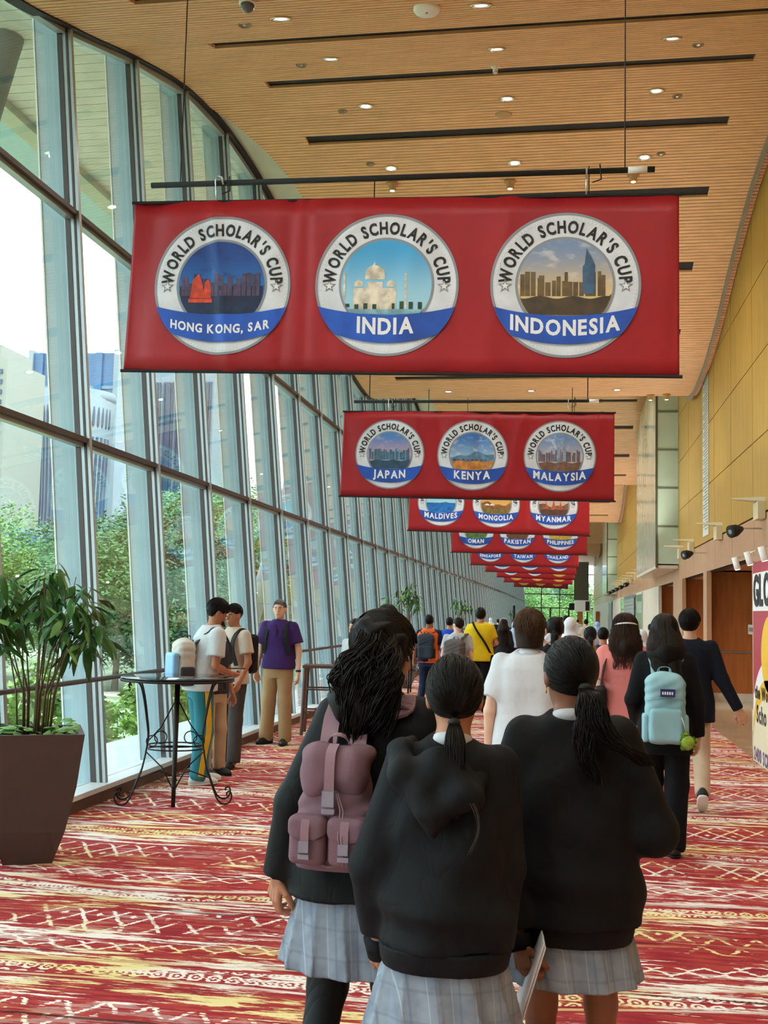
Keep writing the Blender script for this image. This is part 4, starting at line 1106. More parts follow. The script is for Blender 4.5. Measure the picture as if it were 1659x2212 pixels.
M_IRON = mat('black_iron', '#1b1513', .5, .3); M_TGLASS = mat('black_glass_top', '#15181a', .06, 0, spec=.6)
def curl(c, r0, r1, a0, a1, n=14): return [(c[0] + (r0 + (r1 - r0) * i / n) * math.cos(a0 + (a1 - a0) * i / n), 0, c[2] + (r0 + (r1 - r0) * i / n) * math.sin(a0 + (a1 - a0) * i / n)) for i in range(n + 1)]
def scroll_table(loc, label, rz=0.0, ht=1.02, rad=.46):
    r = empty('bar_table', loc, rz); tag(r, label, 'table', 'scrolled iron bar tables')
    MB().lathe([(0, ht - .012), (rad - .02, ht - .012), (rad, ht - .006), (rad, ht), (rad - .01, ht + .004), (0, ht + .004)], 48).build('glass_top', M_TGLASS, r, True)
    MB().lathe([(rad - .03, ht - .03), (rad + .004, ht - .03), (rad + .004, ht - .012), (rad - .03, ht - .012)], 48).build('rim', M_IRON, r, True)
    for y in (-.16, .16):
        lg = MB().tube([(0, y, 0), (0, y, .16), (0, y, ht - .02)], [.017, .019, .023], 10).build('leg', M_IRON, r, True)
        MB().lathe([(.022, .15), (.026, .16), (.022, .17)], 10, (0, y, 0)).build('collar', M_IRON, lg)
    for s in (-1, 1):
        for dy in (-.07, .07):
            pts = [(-.375, 0, ht - .085), (-.385, 0, ht - .06), (-.36, 0, ht - .03), (-.30, 0, ht - .05), (-.265, 0, ht - .16), (-.235, 0, ht - .34), (-.22, 0, ht - .5), (-.255, 0, .30), (-.29, 0, .20), (-.345, 0, .06), (-.39, 0, .016), (-.44, 0, .02), (-.465, 0, .07), (-.45, 0, .11), (-.425, 0, .10), (-.43, 0, .075)]
            P = [Vector(p) for p in pts]; sm = []
            for i in range(len(P) - 1):
                p0, p1, p2, p3 = P[max(i - 1, 0)], P[i], P[i + 1], P[min(i + 2, len(P) - 1)]
                for t in (0, .25, .5, .75): sm.append(.5 * ((2 * p1) + (p2 - p0) * t + (2 * p0 - 5 * p1 + 4 * p2 - p3) * t * t + (3 * p1 - p0 - 3 * p2 + p3) * t ** 3))
            sm = [(-s * p.x, dy * (1 + 1.6 * min(1, abs(p.z - .5) * 1.2)), p.z) for p in sm]
            MB().tube(sm, .0075, 6).build('scroll', M_IRON, r, True)
        MB().tube([(s * .22, 0, .50 + .0), (s * .12, .1 * s, .62), (s * .02, .155, .80)], .006, 5).build('brace', M_IRON, r, True)
        MB().tube([(s * .24, 0, .42), (s * .10, -.08, .30), (s * .02, -.16, .16)], .006, 5).build('brace', M_IRON, r, True)
        MB().tube([(s * .29, 0, .2), (s * .12, 0, .26), (s * .0, .15, .19)], .006, 5).build('brace', M_IRON, r, True)
        for c, q in (((s * .19, 0, .50), .045), ((s * .12, 0, .53), .05)):
            MB().tube([(c[0] + q * math.cos(a), c[1], c[2] + q * math.sin(a)) for a in np.linspace(0, 2 * PI, 17)], .005, 5, False).build('ring', M_IRON, r, True)
    for z in (.44, .47): MB().tube([(.22 * math.cos(a), .16 * math.sin(a), z) for a in np.linspace(0, 2 * PI, 25)], .006, 5, False).build('hoop', M_IRON, r, True)
    return r
tb_ = onz(374, 1735, 0); scroll_table((tb_[0], tb_[1], 0), 'round glass-topped iron bar table with scrolled legs beside the boy in track trousers', R(19.5))
tc_ = onz(884, 1497, 0); scroll_table((tc_[0], tc_[1], 0), 'farther iron bar table in front of the second planter')
# timber stool frame behind the curly-haired girl
sp = ony(700, 1400, 14.2); st = empty('timber_stool', (sp[0], 14.2, 0), R(8)); tag(st, 'dark timber stool frame by the glass behind the curly-haired girl', 'stool')
M_TIM = mat('dark_timber', '#5a3a2c', .5, 0, .12, 5)
for x in (-.22, .22):
    for y in (-.2, .2): MB().tube([(x * 1.12, y * 1.1, 0), (x, y, .86)], [.022, .024], 8).build('leg', M_TIM, st)
MB().box(-.25, .25, -.23, .23, .85, .885).build('seat', M_TIM, st)
for z in (.30, .58):
    for a, b in (((-.23, -.2), (.23, -.2)), ((-.23, .2), (.23, .2)), ((-.23, -.2), (-.23, .2)), ((.23, -.2), (.23, .2))): MB().tube([(*a, z), (*b, z)], .012, 6).build('rung', M_TIM, st)
# white-clothed tables far down the hall
for i, (px, Y) in enumerate(((1068, 36.0), (1052, 41.0), (1330, 40.0))):
    p = ony(px, 1400, Y); o = empty('cloth_table', (p[0], Y, 0)); tag(o, ['white-clothed table right of the yellow-shirted man', 'farther white-clothed table by the glass', 'white-clothed table near the roller shutter'][i], 'table', 'white-clothed tables')
    V = MB(); n = 36
    for z, k in ((.76, 0.0), (.76, .5), (.72, .54), (.3, .56), (.01, .6)):
        for a in range(n): w = 2 * PI * a / n; kk = k * (1 + (.05 * math.sin(9 * w) if z < .7 else 0)); V.v.append((kk * math.cos(w), kk * math.sin(w), z))
    for j in range(4):
        for a in range(n): V.f.append((j * n + a, (j + 1) * n + a, (j + 1) * n + (a + 1) % n, j * n + (a + 1) % n))
    V.build('cloth', M_WHITE, o, True); MB().lathe([(.5, .70), (.5, .74), (0, .74)], 20).build('top', M_TIM, o)
# ------------------------------------------------------------------ signed-distance modelling kit (bodies, clothes, bags)
V3 = lambda *a: np.array(a, np.float32)
class Box3:
    """sampling grid over a box"""
    def __init__(s, lo, hi, h):
        s.lo = np.array(lo, np.float32); s.h = h
        n = np.maximum(4, np.ceil((np.array(hi) - np.array(lo)) / h).astype(int) + 1)
        ax = [s.lo[i] + h * np.arange(n[i], dtype=np.float32) for i in range(3)]
        s.X, s.Y, s.Z = np.meshgrid(*ax, indexing='ij')
def rcone(P, a, b, r1, r2, sq=1.0):
    X, Y, Z = P; a = np.array(a, float); b = np.array(b, float); d = b - a; L = max(1e-9, float(d @ d))
    t = np.clip(((X - a[0]) * d[0] + (Y - a[1]) * d[1] + (Z - a[2]) * d[2]) / L, 0, 1)
    return np.sqrt((X - a[0] - t * d[0]) ** 2 + ((Y - a[1] - t * d[1]) / sq) ** 2 + (Z - a[2] - t * d[2]) ** 2) - (r1 + (r2 - r1) * t)
def ell(P, c, r):
    X, Y, Z = P; x, y, z = (X - c[0]) / r[0], (Y - c[1]) / r[1], (Z - c[2]) / r[2]
    k = np.sqrt(x * x + y * y + z * z); g = np.sqrt((x / r[0]) ** 2 + (y / r[1]) ** 2 + (z / r[2]) ** 2)
    return k * (k - 1) / np.maximum(g, 1e-6)
def loft(P, lv, e=2.3, mod=None):
    """levels (z, cx, cy, rx, ry) joined smoothly; mod(angle, z) scales the radius"""
    X, Y, Z = P; lv = sorted(lv); z = [l[0] for l in lv]
    def ip(i): return np.interp(Z, z, [l[i] for l in lv])
    cx, cy, rx, ry = ip(1), ip(2), ip(3), ip(4)
    dx, dy = (X - cx), (Y - cy)
    q = (np.abs(dx / rx) ** e + np.abs(dy / ry) ** e) ** (1 / e)
    if mod is not None: q = q / mod(np.arctan2(dy / ry, dx / rx), Z)
    d = (q - 1) * np.minimum(rx, ry)
    return np.maximum(d, np.maximum(z[0] - Z, Z - z[-1]))
def smin(a, b, k):
    h = np.clip(.5 + .5 * (b - a) / k, 0, 1); return b + (a - b) * h - k * h * (1 - h)
def rbox(P, c, hs, r):
    X, Y, Z = P; q = [np.abs(w - c[i]) - (hs[i] - r) for i, w in enumerate((X, Y, Z))]
    return np.sqrt(sum(np.maximum(v, 0) ** 2 for v in q)) + np.minimum(np.maximum(np.maximum(q[0], q[1]), q[2]), 0) - r
def folds(P, seed, amp, fr=14.0, vert=.3):
    g = random.Random(seed); X, Y, Z = P; out = 0
    for i in range(4):
        a = [g.uniform(-1, 1) * fr, g.uniform(-1, 1) * fr, g.uniform(-1, 1) * fr * vert]; b = g.uniform(0, 6)
        w = .9 * np.sin(a[1] * .6 * X + a[2] * Y + a[0] * .5 * Z + b)
        out = out + np.sin(a[0] * X + a[1] * Y + a[2] * Z + b + w)
    return amp * out / 2
def turn(P, o, yaw=0, pitch=0, roll=0):
    """coordinates of P in a frame at o turned by yaw (left +), pitch (down +), roll"""
    M = Matrix.Rotation(yaw, 3, 'Z') @ Matrix.Rotation(-pitch, 3, 'X') @ Matrix.Rotation(roll, 3, 'Y')
    X, Y, Z = P[0] - o[0], P[1] - o[1], P[2] - o[2]; A = np.array(M.inverted())
    return tuple(A[i][0] * X + A[i][1] * Y + A[i][2] * Z for i in range(3)), M
def surfnet(f, lo, h):
    """surface nets: vertices and quads of the zero level"""
    s = f < 0
    nx, ny, nz = f.shape
    c = np.zeros((nx - 1, ny - 1, nz - 1), np.int8)
    for i in (0, 1):
        for j in (0, 1):
            for k in (0, 1): c += s[i:nx - 1 + i, j:ny - 1 + j, k:nz - 1 + k]
    act = (c > 0) & (c < 8)
    idx = np.argwhere(act)
    if len(idx) == 0: return np.zeros((0, 3)), np.zeros((0, 4), int)
    num = np.full(act.shape, -1, np.int32); num[act] = np.arange(len(idx))
    acc = np.zeros((len(idx), 3)); cnt = np.zeros(len(idx))
    cor = [(i, j, k) for i in (0, 1) for j in (0, 1) for k in (0, 1)]
    for a in cor:
        for ax in range(3):
            if a[ax]: continue
            b = list(a); b[ax] = 1
            fa = f[idx[:, 0] + a[0], idx[:, 1] + a[1], idx[:, 2] + a[2]]; fb = f[idx[:, 0] + b[0], idx[:, 1] + b[1], idx[:, 2] + b[2]]
            m = (fa < 0) != (fb < 0); t = np.where(m, fa / np.where(m, fa - fb, 1), 0)
            p = np.tile(np.array(a, float), (len(idx), 1)); p[:, ax] += t
            acc[m] += p[m]; cnt[m] += 1
    V = (idx + acc / np.maximum(cnt, 1)[:, None]) * h + lo
    Q = []
    for ax in range(3):
        u, v = [(1, 2), (2, 0), (0, 1)][ax]
        sl0 = [slice(None)] * 3; sl1 = [slice(None)] * 3; sl0[ax] = slice(0, -1); sl1[ax] = slice(1, None)
        for w in (u, v): sl0[w] = slice(1, -1); sl1[w] = slice(1, -1)
        s0, s1 = s[tuple(sl0)], s[tuple(sl1)]
        e = np.argwhere(s0 != s1)
        if not len(e): continue
        inside0 = s0[tuple(e.T)]
        e = e.copy(); e[:, u] += 1; e[:, v] += 1
        def cell(du, dv):
            q = e.copy(); q[:, u] += du; q[:, v] += dv; return num[q[:, 0], q[:, 1], q[:, 2]]
        quad = np.stack([cell(-1, -1), cell(0, -1), cell(0, 0), cell(-1, 0)], 1)
        quad[~inside0] = quad[~inside0][:, ::-1]
        Q.append(quad)
    Q = np.concatenate(Q); return V, Q[(Q >= 0).all(1)]
def np_mesh(name, V, Q, m):
    me = bpy.data.meshes.new(name); n, q = len(V), len(Q)
    me.vertices.add(n); me.vertices.foreach_set('co', np.asarray(V, np.float32).ravel())
    me.loops.add(4 * q); me.loops.foreach_set('vertex_index', np.asarray(Q, np.int32).ravel())
    me.polygons.add(q); me.polygons.foreach_set('loop_start', np.arange(0, 4 * q, 4, dtype=np.int32)); me.polygons.foreach_set('loop_total', np.full(q, 4, np.int32))
    me.polygons.foreach_set('use_smooth', np.ones(q, bool)); me.update(); me.validate()
    me.materials.append(m); return me
def sdf(name, fn, lo, hi, h, m, parent, extra=None, sm=1):
    """mesh object from a distance function fn(P)"""
    b = Box3(lo, hi, h); f = fn((b.X, b.Y, b.Z)).astype(np.float32)
    for ax in range(3):   # keep the surface closed at the box
        for e in (0, -1):
            sl = [slice(None)] * 3; sl[ax] = e; f[tuple(sl)] = np.maximum(f[tuple(sl)], h * .5)
    V, Q = surfnet(f, b.lo, h)
    if len(Q) == 0: return None
    for _ in range(sm):
        A = np.zeros_like(V); N = np.zeros(len(V))
        for i in range(4):
            for j in ((i + 1) % 4, (i - 1) % 4):
                np.add.at(A, Q[:, i], V[Q[:, j]]); np.add.at(N, Q[:, i], 1)
        V = V * .5 + .5 * A / np.maximum(N, 1)[:, None]
    for (V2, Q2) in (extra or []):
        Q = np.concatenate([Q, Q2 + len(V)]); V = np.concatenate([V, V2])
    return link(name, np_mesh(name, V, Q, m), parent)

# ------------------------------------------------------------------ people
M_SKIN = {k: mat('skin_' + k, c, .5, 0, .06, 12, spec=.35) for k, c in dict(tan='#b98163', brown='#8d5a40', fair='#d8a98a', light='#e3b79c').items()}
def hair_mat(name, c, rough=.52):
    m = mat(name, c, rough, 0, .45, 28, .35, 90, stretch=(1, 1, .12), spec=.18); return m
M_HS = hair_mat('hair_sheen_dark', '#13100e', .34); M_HB = hair_mat('black_hair', '#070606'); M_HDB = hair_mat('dark_brown_hair', '#140d0a'); M_HBR = hair_mat('brown_hair', '#2a1c13'); M_HG = hair_mat('grey_hair', '#5a5755')
def cloth(name, c, rough=.9, var=.08, bump=.25, bs=350):
    """woven cloth: colour, weave and soft creases"""
    key = 'cloth_' + name
    if key in MATS: return MATS[key]
    m = mat(key, c, rough, 0, var, 6, spec=.25); t = NT(m); b = m.node_tree.nodes['Principled BSDF']; X, Y, Z = t.coords('Object')
    v = t.vec(X, Y, Z * .55); w = t.noise(v, 5.0, 2)
    cr = (t.noise(t.vec(X + w * .25, Y + w * .2, Z * .6 + w * .3), 6.0, 3, .5) - .5).ab()
    h = t.math('POWER', cr, .6) * 1.0 + t.noise(t.vec(X, Y, Z), bs, 1) * (bump * .04)
    t.put(b.inputs['Normal'], t.bump(h, .32, .02)); return m
M_EYE = mat('eye_white', '#e9e4dc', .3); M_IRIS = mat('eye_dark', '#1c120d', .2); M_LIP = mat('lip', '#a8655a', .5)
def smooth_path(P, k=4):
    P = [Vector(p) for p in P]; out = []
    for i in range(len(P) - 1):
        p0, p1, p2, p3 = P[max(i - 1, 0)], P[i], P[i + 1], P[min(i + 2, len(P) - 1)]
        for j in range(k):
            t = j / k; out.append(.5 * ((2 * p1) + (p2 - p0) * t + (2 * p0 - 5 * p1 + 4 * p2 - p3) * t * t + (3 * p1 - p0 - 3 * p2 + p3) * t ** 3))
    return out + [P[-1]]
def hand_net(wr, d, n, side, curl=.5, h=.005):
    """palm, four fingers, thumb; d along the hand, n the way the palm faces; side +1 right hand"""
    wr, d, n = Vector(wr), Vector(d).normalized(), Vector(n)
    n = (n - d * n.dot(d)).normalized(); w = n.cross(d) * side     # towards the thumb
    seg = []
    for i in range(4):
        b = wr + d * .01 + w * (1.5 - i) * .012; k = wr + d * (.085 - .006 * abs(i - 1)) + w * (1.5 - i) * .0205
        seg.append((b, k, .015, .0115)); a = curl * .55; p = k
        for L, q, ra, rb in ((.46, .9, .0098, .009), (.30, 1.0, .009, .0082), (.24, .6, .0082, .0065)):
            dd = d * math.cos(a) + n * math.sin(a) + w * (1.5 - i) * .03; e = p + dd * (.068, .078, .074, .058)[i] * L * 1.05
            seg.append((p, e, ra, rb)); p = e; a += curl * q
    t0 = wr + d * .022 + w * .022; t1 = t0 + (d * .55 + w * .62 + n * .35).normalized() * .042; t2 = t1 + (d * .85 + w * .12 + n * (.3 + .3 * curl)).normalized() * .034; t3 = t2 + (d * .9 - w * .1 + n * (.3 + .4 * curl)).normalized() * .026
    seg += [(t0, t1, .015, .012), (t1, t2, .012, .010), (t2, t3, .010, .008), (wr - d * .05, wr + d * .02, .026, .024)]
    P = [q for s in seg for q in s[:2]]; lo = [min(p[i] for p in P) - .04 for i in range(3)]; hi = [max(p[i] for p in P) + .04 for i in range(3)]
    b = Box3(lo, hi, h); f = None
    for a, e, ra, rb in seg:
        q = rcone((b.X, b.Y, b.Z), a, e, ra, rb); f = q if f is None else smin(f, q, .006)
    return surfnet(f.astype(np.float32), b.lo, h)
BODY = dict(m=[(.80, .160, .105, 0), (.93, .168, .112, 0), (1.08, .150, .102, 0), (1.25, .172, .115, 0), (1.36, .178, .102, -.005), (1.42, .115, .078, -.01), (1.47, .055, .055, -.01)],
            f=[(.80, .165, .108, 0), (.93, .168, .115, 0), (1.08, .128, .092, 0), (1.25, .148, .108, .005), (1.36, .152, .095, -.005), (1.42, .10, .072, -.01), (1.47, .05, .05, -.01)])
def mirror(p): return (-p[0], p[1], p[2])
class Person:
    def __init__(s, label, x, Y, ht, face=0.0, sex='m', skin='tan', res=.012, group=None, head=(0, 0, 0), arms=None, legs=None, lean=(0, 0), name='person', z=0.0, hs=1.0):
        s.sc = ht / 1.70; s.sex = sex; s.res = res; s.skin = M_SKIN[skin]
        s.root = empty(name, (x, Y, z), face); s.root.scale = (s.sc,) * 3; tag(s.root, label, 'person', group)
        s.M = Matrix.Translation((x, Y, z)) @ Matrix.Rotation(face, 4, 'Z') @ Matrix.Scale(s.sc, 4)
        w = .185 if sex == 'm' else .162
        s.sh = {1: (w, 0, 1.385), -1: (-w, 0, 1.385)}
        A = dict(R=((w + .045, -.03, 1.10), (w + .05, .05, .86)), L=((-w - .045, -.03, 1.10), (-w - .05, .05, .86))); A.update(arms or {})
        s.el = {1: A['R'][0], -1: A['L'][0]}; s.wr = {1: A['R'][1], -1: A['L'][1]}
        s.hd = {1: (A['R'][2] if len(A['R']) > 2 else None), -1: (A['L'][2] if len(A['L']) > 2 else None)}
        G = dict(R=((.095, .03, .49), (.095, -.01, .085)), L=((-.095, .03, .49), (-.095, -.01, .085))); G.update(legs or {})
        s.kn = {1: G['R'][0], -1: G['L'][0]}; s.an = {1: G['R'][1], -1: G['L'][1]}; s.ft = {1: (G['R'][2] if len(G['R']) > 2 else (0, 0)), -1: (G['L'][2] if len(G['L']) > 2 else (0, 0))}
        s.nk = V3(lean[0], lean[1], 0); s.hc = (lean[0] * 1.25, .02 + lean[1] * 1.3, 1.588); s.ht = head
        s.lean = lean; s.hs = hs
    def tors(s, e=0.0, hem=None, ry=0.0, over=None):
        lv = over or BODY[s.sex]; out = []
        for z, rx, r2, cy in lv:
            k = max(0, (z - .95) / .5); out.append((z, s.lean[0] * k, cy + s.lean[1] * k, rx + e, r2 + e + ry))
        if hem is not None:
            a = [l for l in out if l[0] > hem + .02]; z0 = [l[0] for l in out]
            i = lambda j: float(np.interp(hem, z0, [l[j] for l in out])); out = [(hem, i(1), i(2), i(3), i(4))] + a
        return out
    def shp(s, sd): return (s.sh[sd][0] + s.lean[0] * .95, s.sh[sd][1] + s.lean[1] * .95, s.sh[sd][2])
    def head_sdf(s, P):
        Q, _ = turn(P, s.hc, *s.ht); Q = tuple(q / s.hs for q in Q)
        f = ell(Q, (0, -.015, .022), (.076, .094, .092))
        f = smin(f, ell(Q, (0, .022, -.045), (.058, .066, .070)), .03)
        f = smin(f, ell(Q, (0, .058, -.092), (.026, .026, .022)), .025)
        f = smin(f, rcone(Q, (0, .084, .012), (0, .104, -.026), .007, .012), .012)
        f = smin(f, ell(Q, (0, .082, -.064), (.024, .012, .012)), .012)
        f = smin(f, rcone(Q, (-.03, .078, .022), (.03, .078, .022), .009, .009), .014)
        for x in (-1, 1):
            f = smin(f, ell(Q, (x * .076, -.008, -.008), (.011, .022, .034)), .006)
            f = np.maximum(f, -ell(Q, (x * .031, .098, .002), (.017, .018, .010)))
        return f
    def body(s, hands=True, hres=.006):
        def fn(P):
            f = loft(P, s.tors(-.006))
            f = smin(f, rcone(P, (s.lean[0], -.012 + s.lean[1], 1.40), (s.hc[0], s.hc[1] - .018, s.hc[2] - .06), .056, .050), .03)
            f = smin(f, s.head_sdf(P), .02)
            for d in (1, -1):
                f = smin(f, rcone(P, s.shp(d), s.el[d], .046, .036), .03); f = smin(f, rcone(P, s.el[d], s.wr[d], .037, .025), .02)
                hp = (.085 * d, 0, .90)
                f = smin(f, rcone(P, hp, s.kn[d], .078, .054), .04); f = smin(f, rcone(P, s.kn[d], s.an[d], .054, .036), .02)
                a = s.an[d]; pit = s.ft[d][1]; cp, sp_ = math.cos(pit), math.sin(pit); f = smin(f, rcone(P, (a[0], a[1] - .01, a[2] - .025), (a[0], a[1] + .10 * cp - .045 * sp_, max(.03, a[2] - .10 * sp_ - .045 * cp)), .030, .022), .015)
            return f
        pts = [s.hc, *s.wr.values(), *s.el.values(), *s.an.values(), *s.kn.values()]
        lo = [min(p[0] for p in pts) - .2, min(p[1] for p in pts) - .22, -.005]; hi = [max(p[0] for p in pts) + .2, max(p[1] for p in pts) + .25, 1.74]
        ex = []
        if hands:
            for d in (1, -1):
                D = Vector(s.wr[d]) - Vector(s.el[d]); o = s.hd[d] or {}
                ex.append(hand_net(s.wr[d], o.get('d', D), o.get('n', (-d, .15, 0)), d, o.get('curl', .45), hres))
        s.bd = sdf('body', fn, lo, hi, s.res, s.skin, s.root, ex); return s
    def face_(s, brow=None):
        _, M = turn((np.zeros(1),) * 3, s.hc, *s.ht); T = Matrix.Translation(s.hc) @ M.to_4x4()
        for x in (-1, 1):
            e = MB().lathe([(.0001, -.0085), (.008, -.005), (.0115, 0), (.008, .005), (.0001, .0085)], 12, (0, 0, 0), T @ Matrix.Translation((x * .031, .0785, .001)) @ Matrix.Diagonal((1, 1, .42, 1)) @ Matrix.Rotation(PI / 2, 4, 'X')).build('eye', M_EYE, s.root, True)
            MB().lathe([(.0001, .0075), (.0056, .0068), (.0001, .0088)], 10, (0, 0, 0), T @ Matrix.Translation((x * .031, .0793, .001)) @ Matrix.Diagonal((1, 1, .75, 1)) @ Matrix.Rotation(-PI / 2, 4, 'X')).build('iris', M_IRIS, e, True)
            MB().tube([T @ Vector(q) for q in ((x * .014, .0885, .020), (x * .031, .0885, .0265), (x * .048, .080, .021))], [.0035, .004, .0025], 6).build('eyebrow', brow or M_HB, s.root)
        MB().tube([T @ Vector(q) for q in ((-.024, .083, -.063), (-.01, .0945, -.0615), (0, .096, -.0625), (.01, .0945, -.0615), (.024, .083, -.063))], [.002, .004, .0042, .004, .002], 6).build('mouth', M_LIP, s.root)
        return s
    def hair(s, style='short', m=M_HB, ln=1.2, vol=0.0, seed=1, w=.1):
        T = s.hc
        def cap(Q, g=0.0):
            f = ell(Q, (0, -.018, .026), (.084 + vol + g, .102 + vol + g, .099 + vol + g))
            x, y, z = Q
            az = np.arctan2(x, y + .02)
            f = f + .0022 * np.sin(34 * az + 9 * z) + .0015 * np.sin(61 * az + 3)
            return f
        def fn(P):
            Q, _ = turn(P, T, *s.ht); x, y, z = Q; f = cap(Q)
            fringe = .045 + .012 * np.sin(50 * x + seed)
            face = np.minimum(y - .045, fringe - z)                       # open face
            f = np.maximum(f, face)
            if style == 'short':
                f = np.maximum(f, -.075 - z + np.clip(-y, 0, .1) * .0)
                f = np.maximum(f, np.minimum(y + .02, .012 - z))                     # clear of the ears
            elif style == 'bob': f = np.maximum(smin(f, loft(Q, [(-.105, 0, -.035, .076, .076), (-.05, 0, -.025, .088, .09), (.04, 0, -.02, .088, .10)]) + .002 * np.sin(70 * np.arctan2(x, y)), .03), np.minimum(y - .02, fringe - z))
            elif style in ('long', 'hijab'):
                g = smin(f, rcone(P, (T[0], T[1] - .03, T[2] + .02), (T[0], T[1] - .085, 1.44), .098, w, .82), .04)
                g = smin(g, rcone(P, (T[0], T[1] - .085, 1.44), (T[0], T[1] - .10, ln), w, w * .8, .42), .05)
                g = g + .004 * np.sin(55 * P[0] + 2 * np.sin(7 * P[2] + seed)) + (.004 * np.sin(24 * P[2] + 8 * P[0]) if style == 'long' and seed > 5 else 0)
                f = np.maximum(g, np.minimum(y - .035, fringe - z))
                if style == 'hijab': f = np.maximum(smin(cap(Q, .012), rcone(P, (T[0], T[1] - .01, T[2] - .06), (T[0], T[1] - .04, 1.36), .085, .15, .75), .05), .0 - ell(Q, (0, .10, -.02), (.05, .05, .075)))
            elif style == 'pony':
                f = np.maximum(f, -.06 - z)
                k = V3(0, -.112, -.03)
                M3 = np.array(turn((np.zeros(1),) * 3, T, *s.ht)[1]); kb = M3 @ k + np.array(T)
                for a, b, r1, r2 in ((kb, kb + [0, -.035, -.03], .024, .034), (kb + [0, -.035, -.03], kb + [.0, -.04, -.16], .036, .034), (kb + [0, -.04, -.16], kb + [.01, -.03, -.30], .034, .008)):
                    f = smin(f, rcone(P, a, b, r1, r2) + .002 * np.sin(120 * P[0] + 6 * P[2]), .012)
            return f
        zl = {'short': 1.44, 'bob': 1.38, 'long': ln - .1, 'hijab': 1.2, 'pony': 1.2}[style]
        s.hr = sdf('hair' if style != 'hijab' else 'headscarf', fn, (T[0] - .24, T[1] - .3, zl), (T[0] + .24, T[1] + .2, 1.76 + vol), min(s.res, .009) if s.res < .013 else s.res * .8, m, s.root); return s
    def top(s, m, name='shirt', hem=.86, sleeve='short', e=.018, fold=.005, seed=1, ry=0.0, over=None, cuff=None, flare=0.0, fr=14, sl=(.062, .056, .040), diag=0.0):
        def fn(P):
            f = loft(P, s.tors(e, hem, ry, over))
            if diag:
                wv = P[0] * 9 + P[2] * 13 + 1.2 * np.sin(6 * P[0] - 5 * P[2] + seed); f = f + diag * np.sin(wv * 1.9) * np.clip((1.25 - P[2]) * 3, .15, 1) * np.clip((P[2] - hem) / .10, .1, 1) + .6 * diag * np.sin(23 * P[0] - 17 * P[2] + seed + 2 * np.sin(7 * P[2]))
            if flare: f = f - flare * np.clip((1.15 - P[2]) / .3, 0, 1)
            for d in (1, -1):
                if not sleeve: continue
                a, b, c = np.array(s.shp(d)), np.array(s.el[d]), np.array(s.wr[d])
                a2 = a + [-.01 * d, 0, -.004]
                if sleeve == 'short':
                    q = rcone(P, a2, a + (b - a) * .72, sl[0], sl[1] + .006); dd = (b - a) / np.linalg.norm(b - a); e0 = a + (b - a) * .70
                    cut = (P[0] - e0[0]) * dd[0] + (P[1] - e0[1]) * dd[1] + (P[2] - e0[2]) * dd[2]; q = np.maximum(q, cut)
                else:
                    q = smin(rcone(P, a2, b, sl[0], sl[1]), rcone(P, b, b + (c - b) * .98, sl[1], sl[2]), .025)
                    dd = (c - b) / np.linalg.norm(c - b); cut = (P[0] - c[0]) * dd[0] + (P[1] - c[1]) * dd[1] + (P[2] - c[2]) * dd[2]; q = np.maximum(q, cut)
                f = smin(f, q, .035)
            f = np.maximum(f + folds(P, seed, fold, fr) * np.clip((P[2] - hem) / .08, .2, 1), hem - P[2])
            return np.maximum(f, P[2] - 1.462 - .25 * (P[1] + .02))
        pts = [s.shp(1), s.shp(-1), *s.el.values()] + (list(s.wr.values()) if sleeve == 'long' else [])
        lo = [min(p[0] for p in pts) - .13, min(min(p[1] for p in pts) - .1, -.3 + min(0, s.lean[1])), min([hem] + [p[2] for p in pts]) - .06]; hi = [max(p[0] for p in pts) + .13, max(max(p[1] for p in pts) + .1, .26 + s.lean[1]), 1.52]
        s.tp = sdf(name, fn, lo, hi, s.res, m, s.root); return s
    def collar(s, m, r=.066, z=1.435, dz=.022):
        n = 20; mb = MB()
        for j, (rr, zz) in enumerate(((r + .012, z - .02), (r, z + dz), (r - .006, z + dz), (r + .004, z - .02))):
            for k in range(n): w = 2 * PI * k / n; mb.v.append((s.lean[0] + rr * math.cos(w), -.012 + s.lean[1] + rr * .95 * math.sin(w), zz + (-.02 * math.sin(w) if True else 0)))
        for j in range(4):
            for k in range(n): mb.f.append((j * n + k, j * n + (k + 1) % n, (j + 1) % 4 * n + (k + 1) % n, (j + 1) % 4 * n + k))
        mb.build('collar', m, s.root, True); return s
    def trousers(s, m, name='trousers', top=.99, r=(.098, .076, .066), fold=.005, seed=2, hemz=.0, fr=16):
        def fn(P):
            lv = [(l[0], l[1], l[2], l[3] + .012, l[4] + .012) for l in s.tors() if l[0] <= 1.1]
            f = np.maximum(loft(P, [(.78, 0, 0, .165, .11)] + [l for l in lv if l[0] > .8]), P[2] - top)
            for d in (1, -1):
                a, b, c = np.array((.086 * d, 0, .88)), np.array(s.kn[d]), np.array(s.an[d])
                q = smin(rcone(P, a, b, r[0], r[1]), rcone(P, b, c, r[1], r[2]), .03)
                dd = (c - b) / np.linalg.norm(c - b); cc = c + dd * (.03 + hemz); q = np.maximum(q, (P[0] - cc[0]) * dd[0] + (P[1] - cc[1]) * dd[1] + (P[2] - cc[2]) * dd[2])
                f = smin(f, q, .02)
            return np.maximum(f + folds(P, seed, fold, fr), P[2] - top)
        pts = list(s.kn.values()) + list(s.an.values())
        lo = [min(p[0] for p in pts) - .14, min(p[1] for p in pts) - .16, -.0]; hi = [max(p[0] for p in pts) + .14, max(p[1] for p in pts) + .16, top + .05]
        lo[0] = min(lo[0], -.24); hi[0] = max(hi[0], .24)
        s.pt = sdf(name, fn, lo, hi, s.res, m, s.root); return s
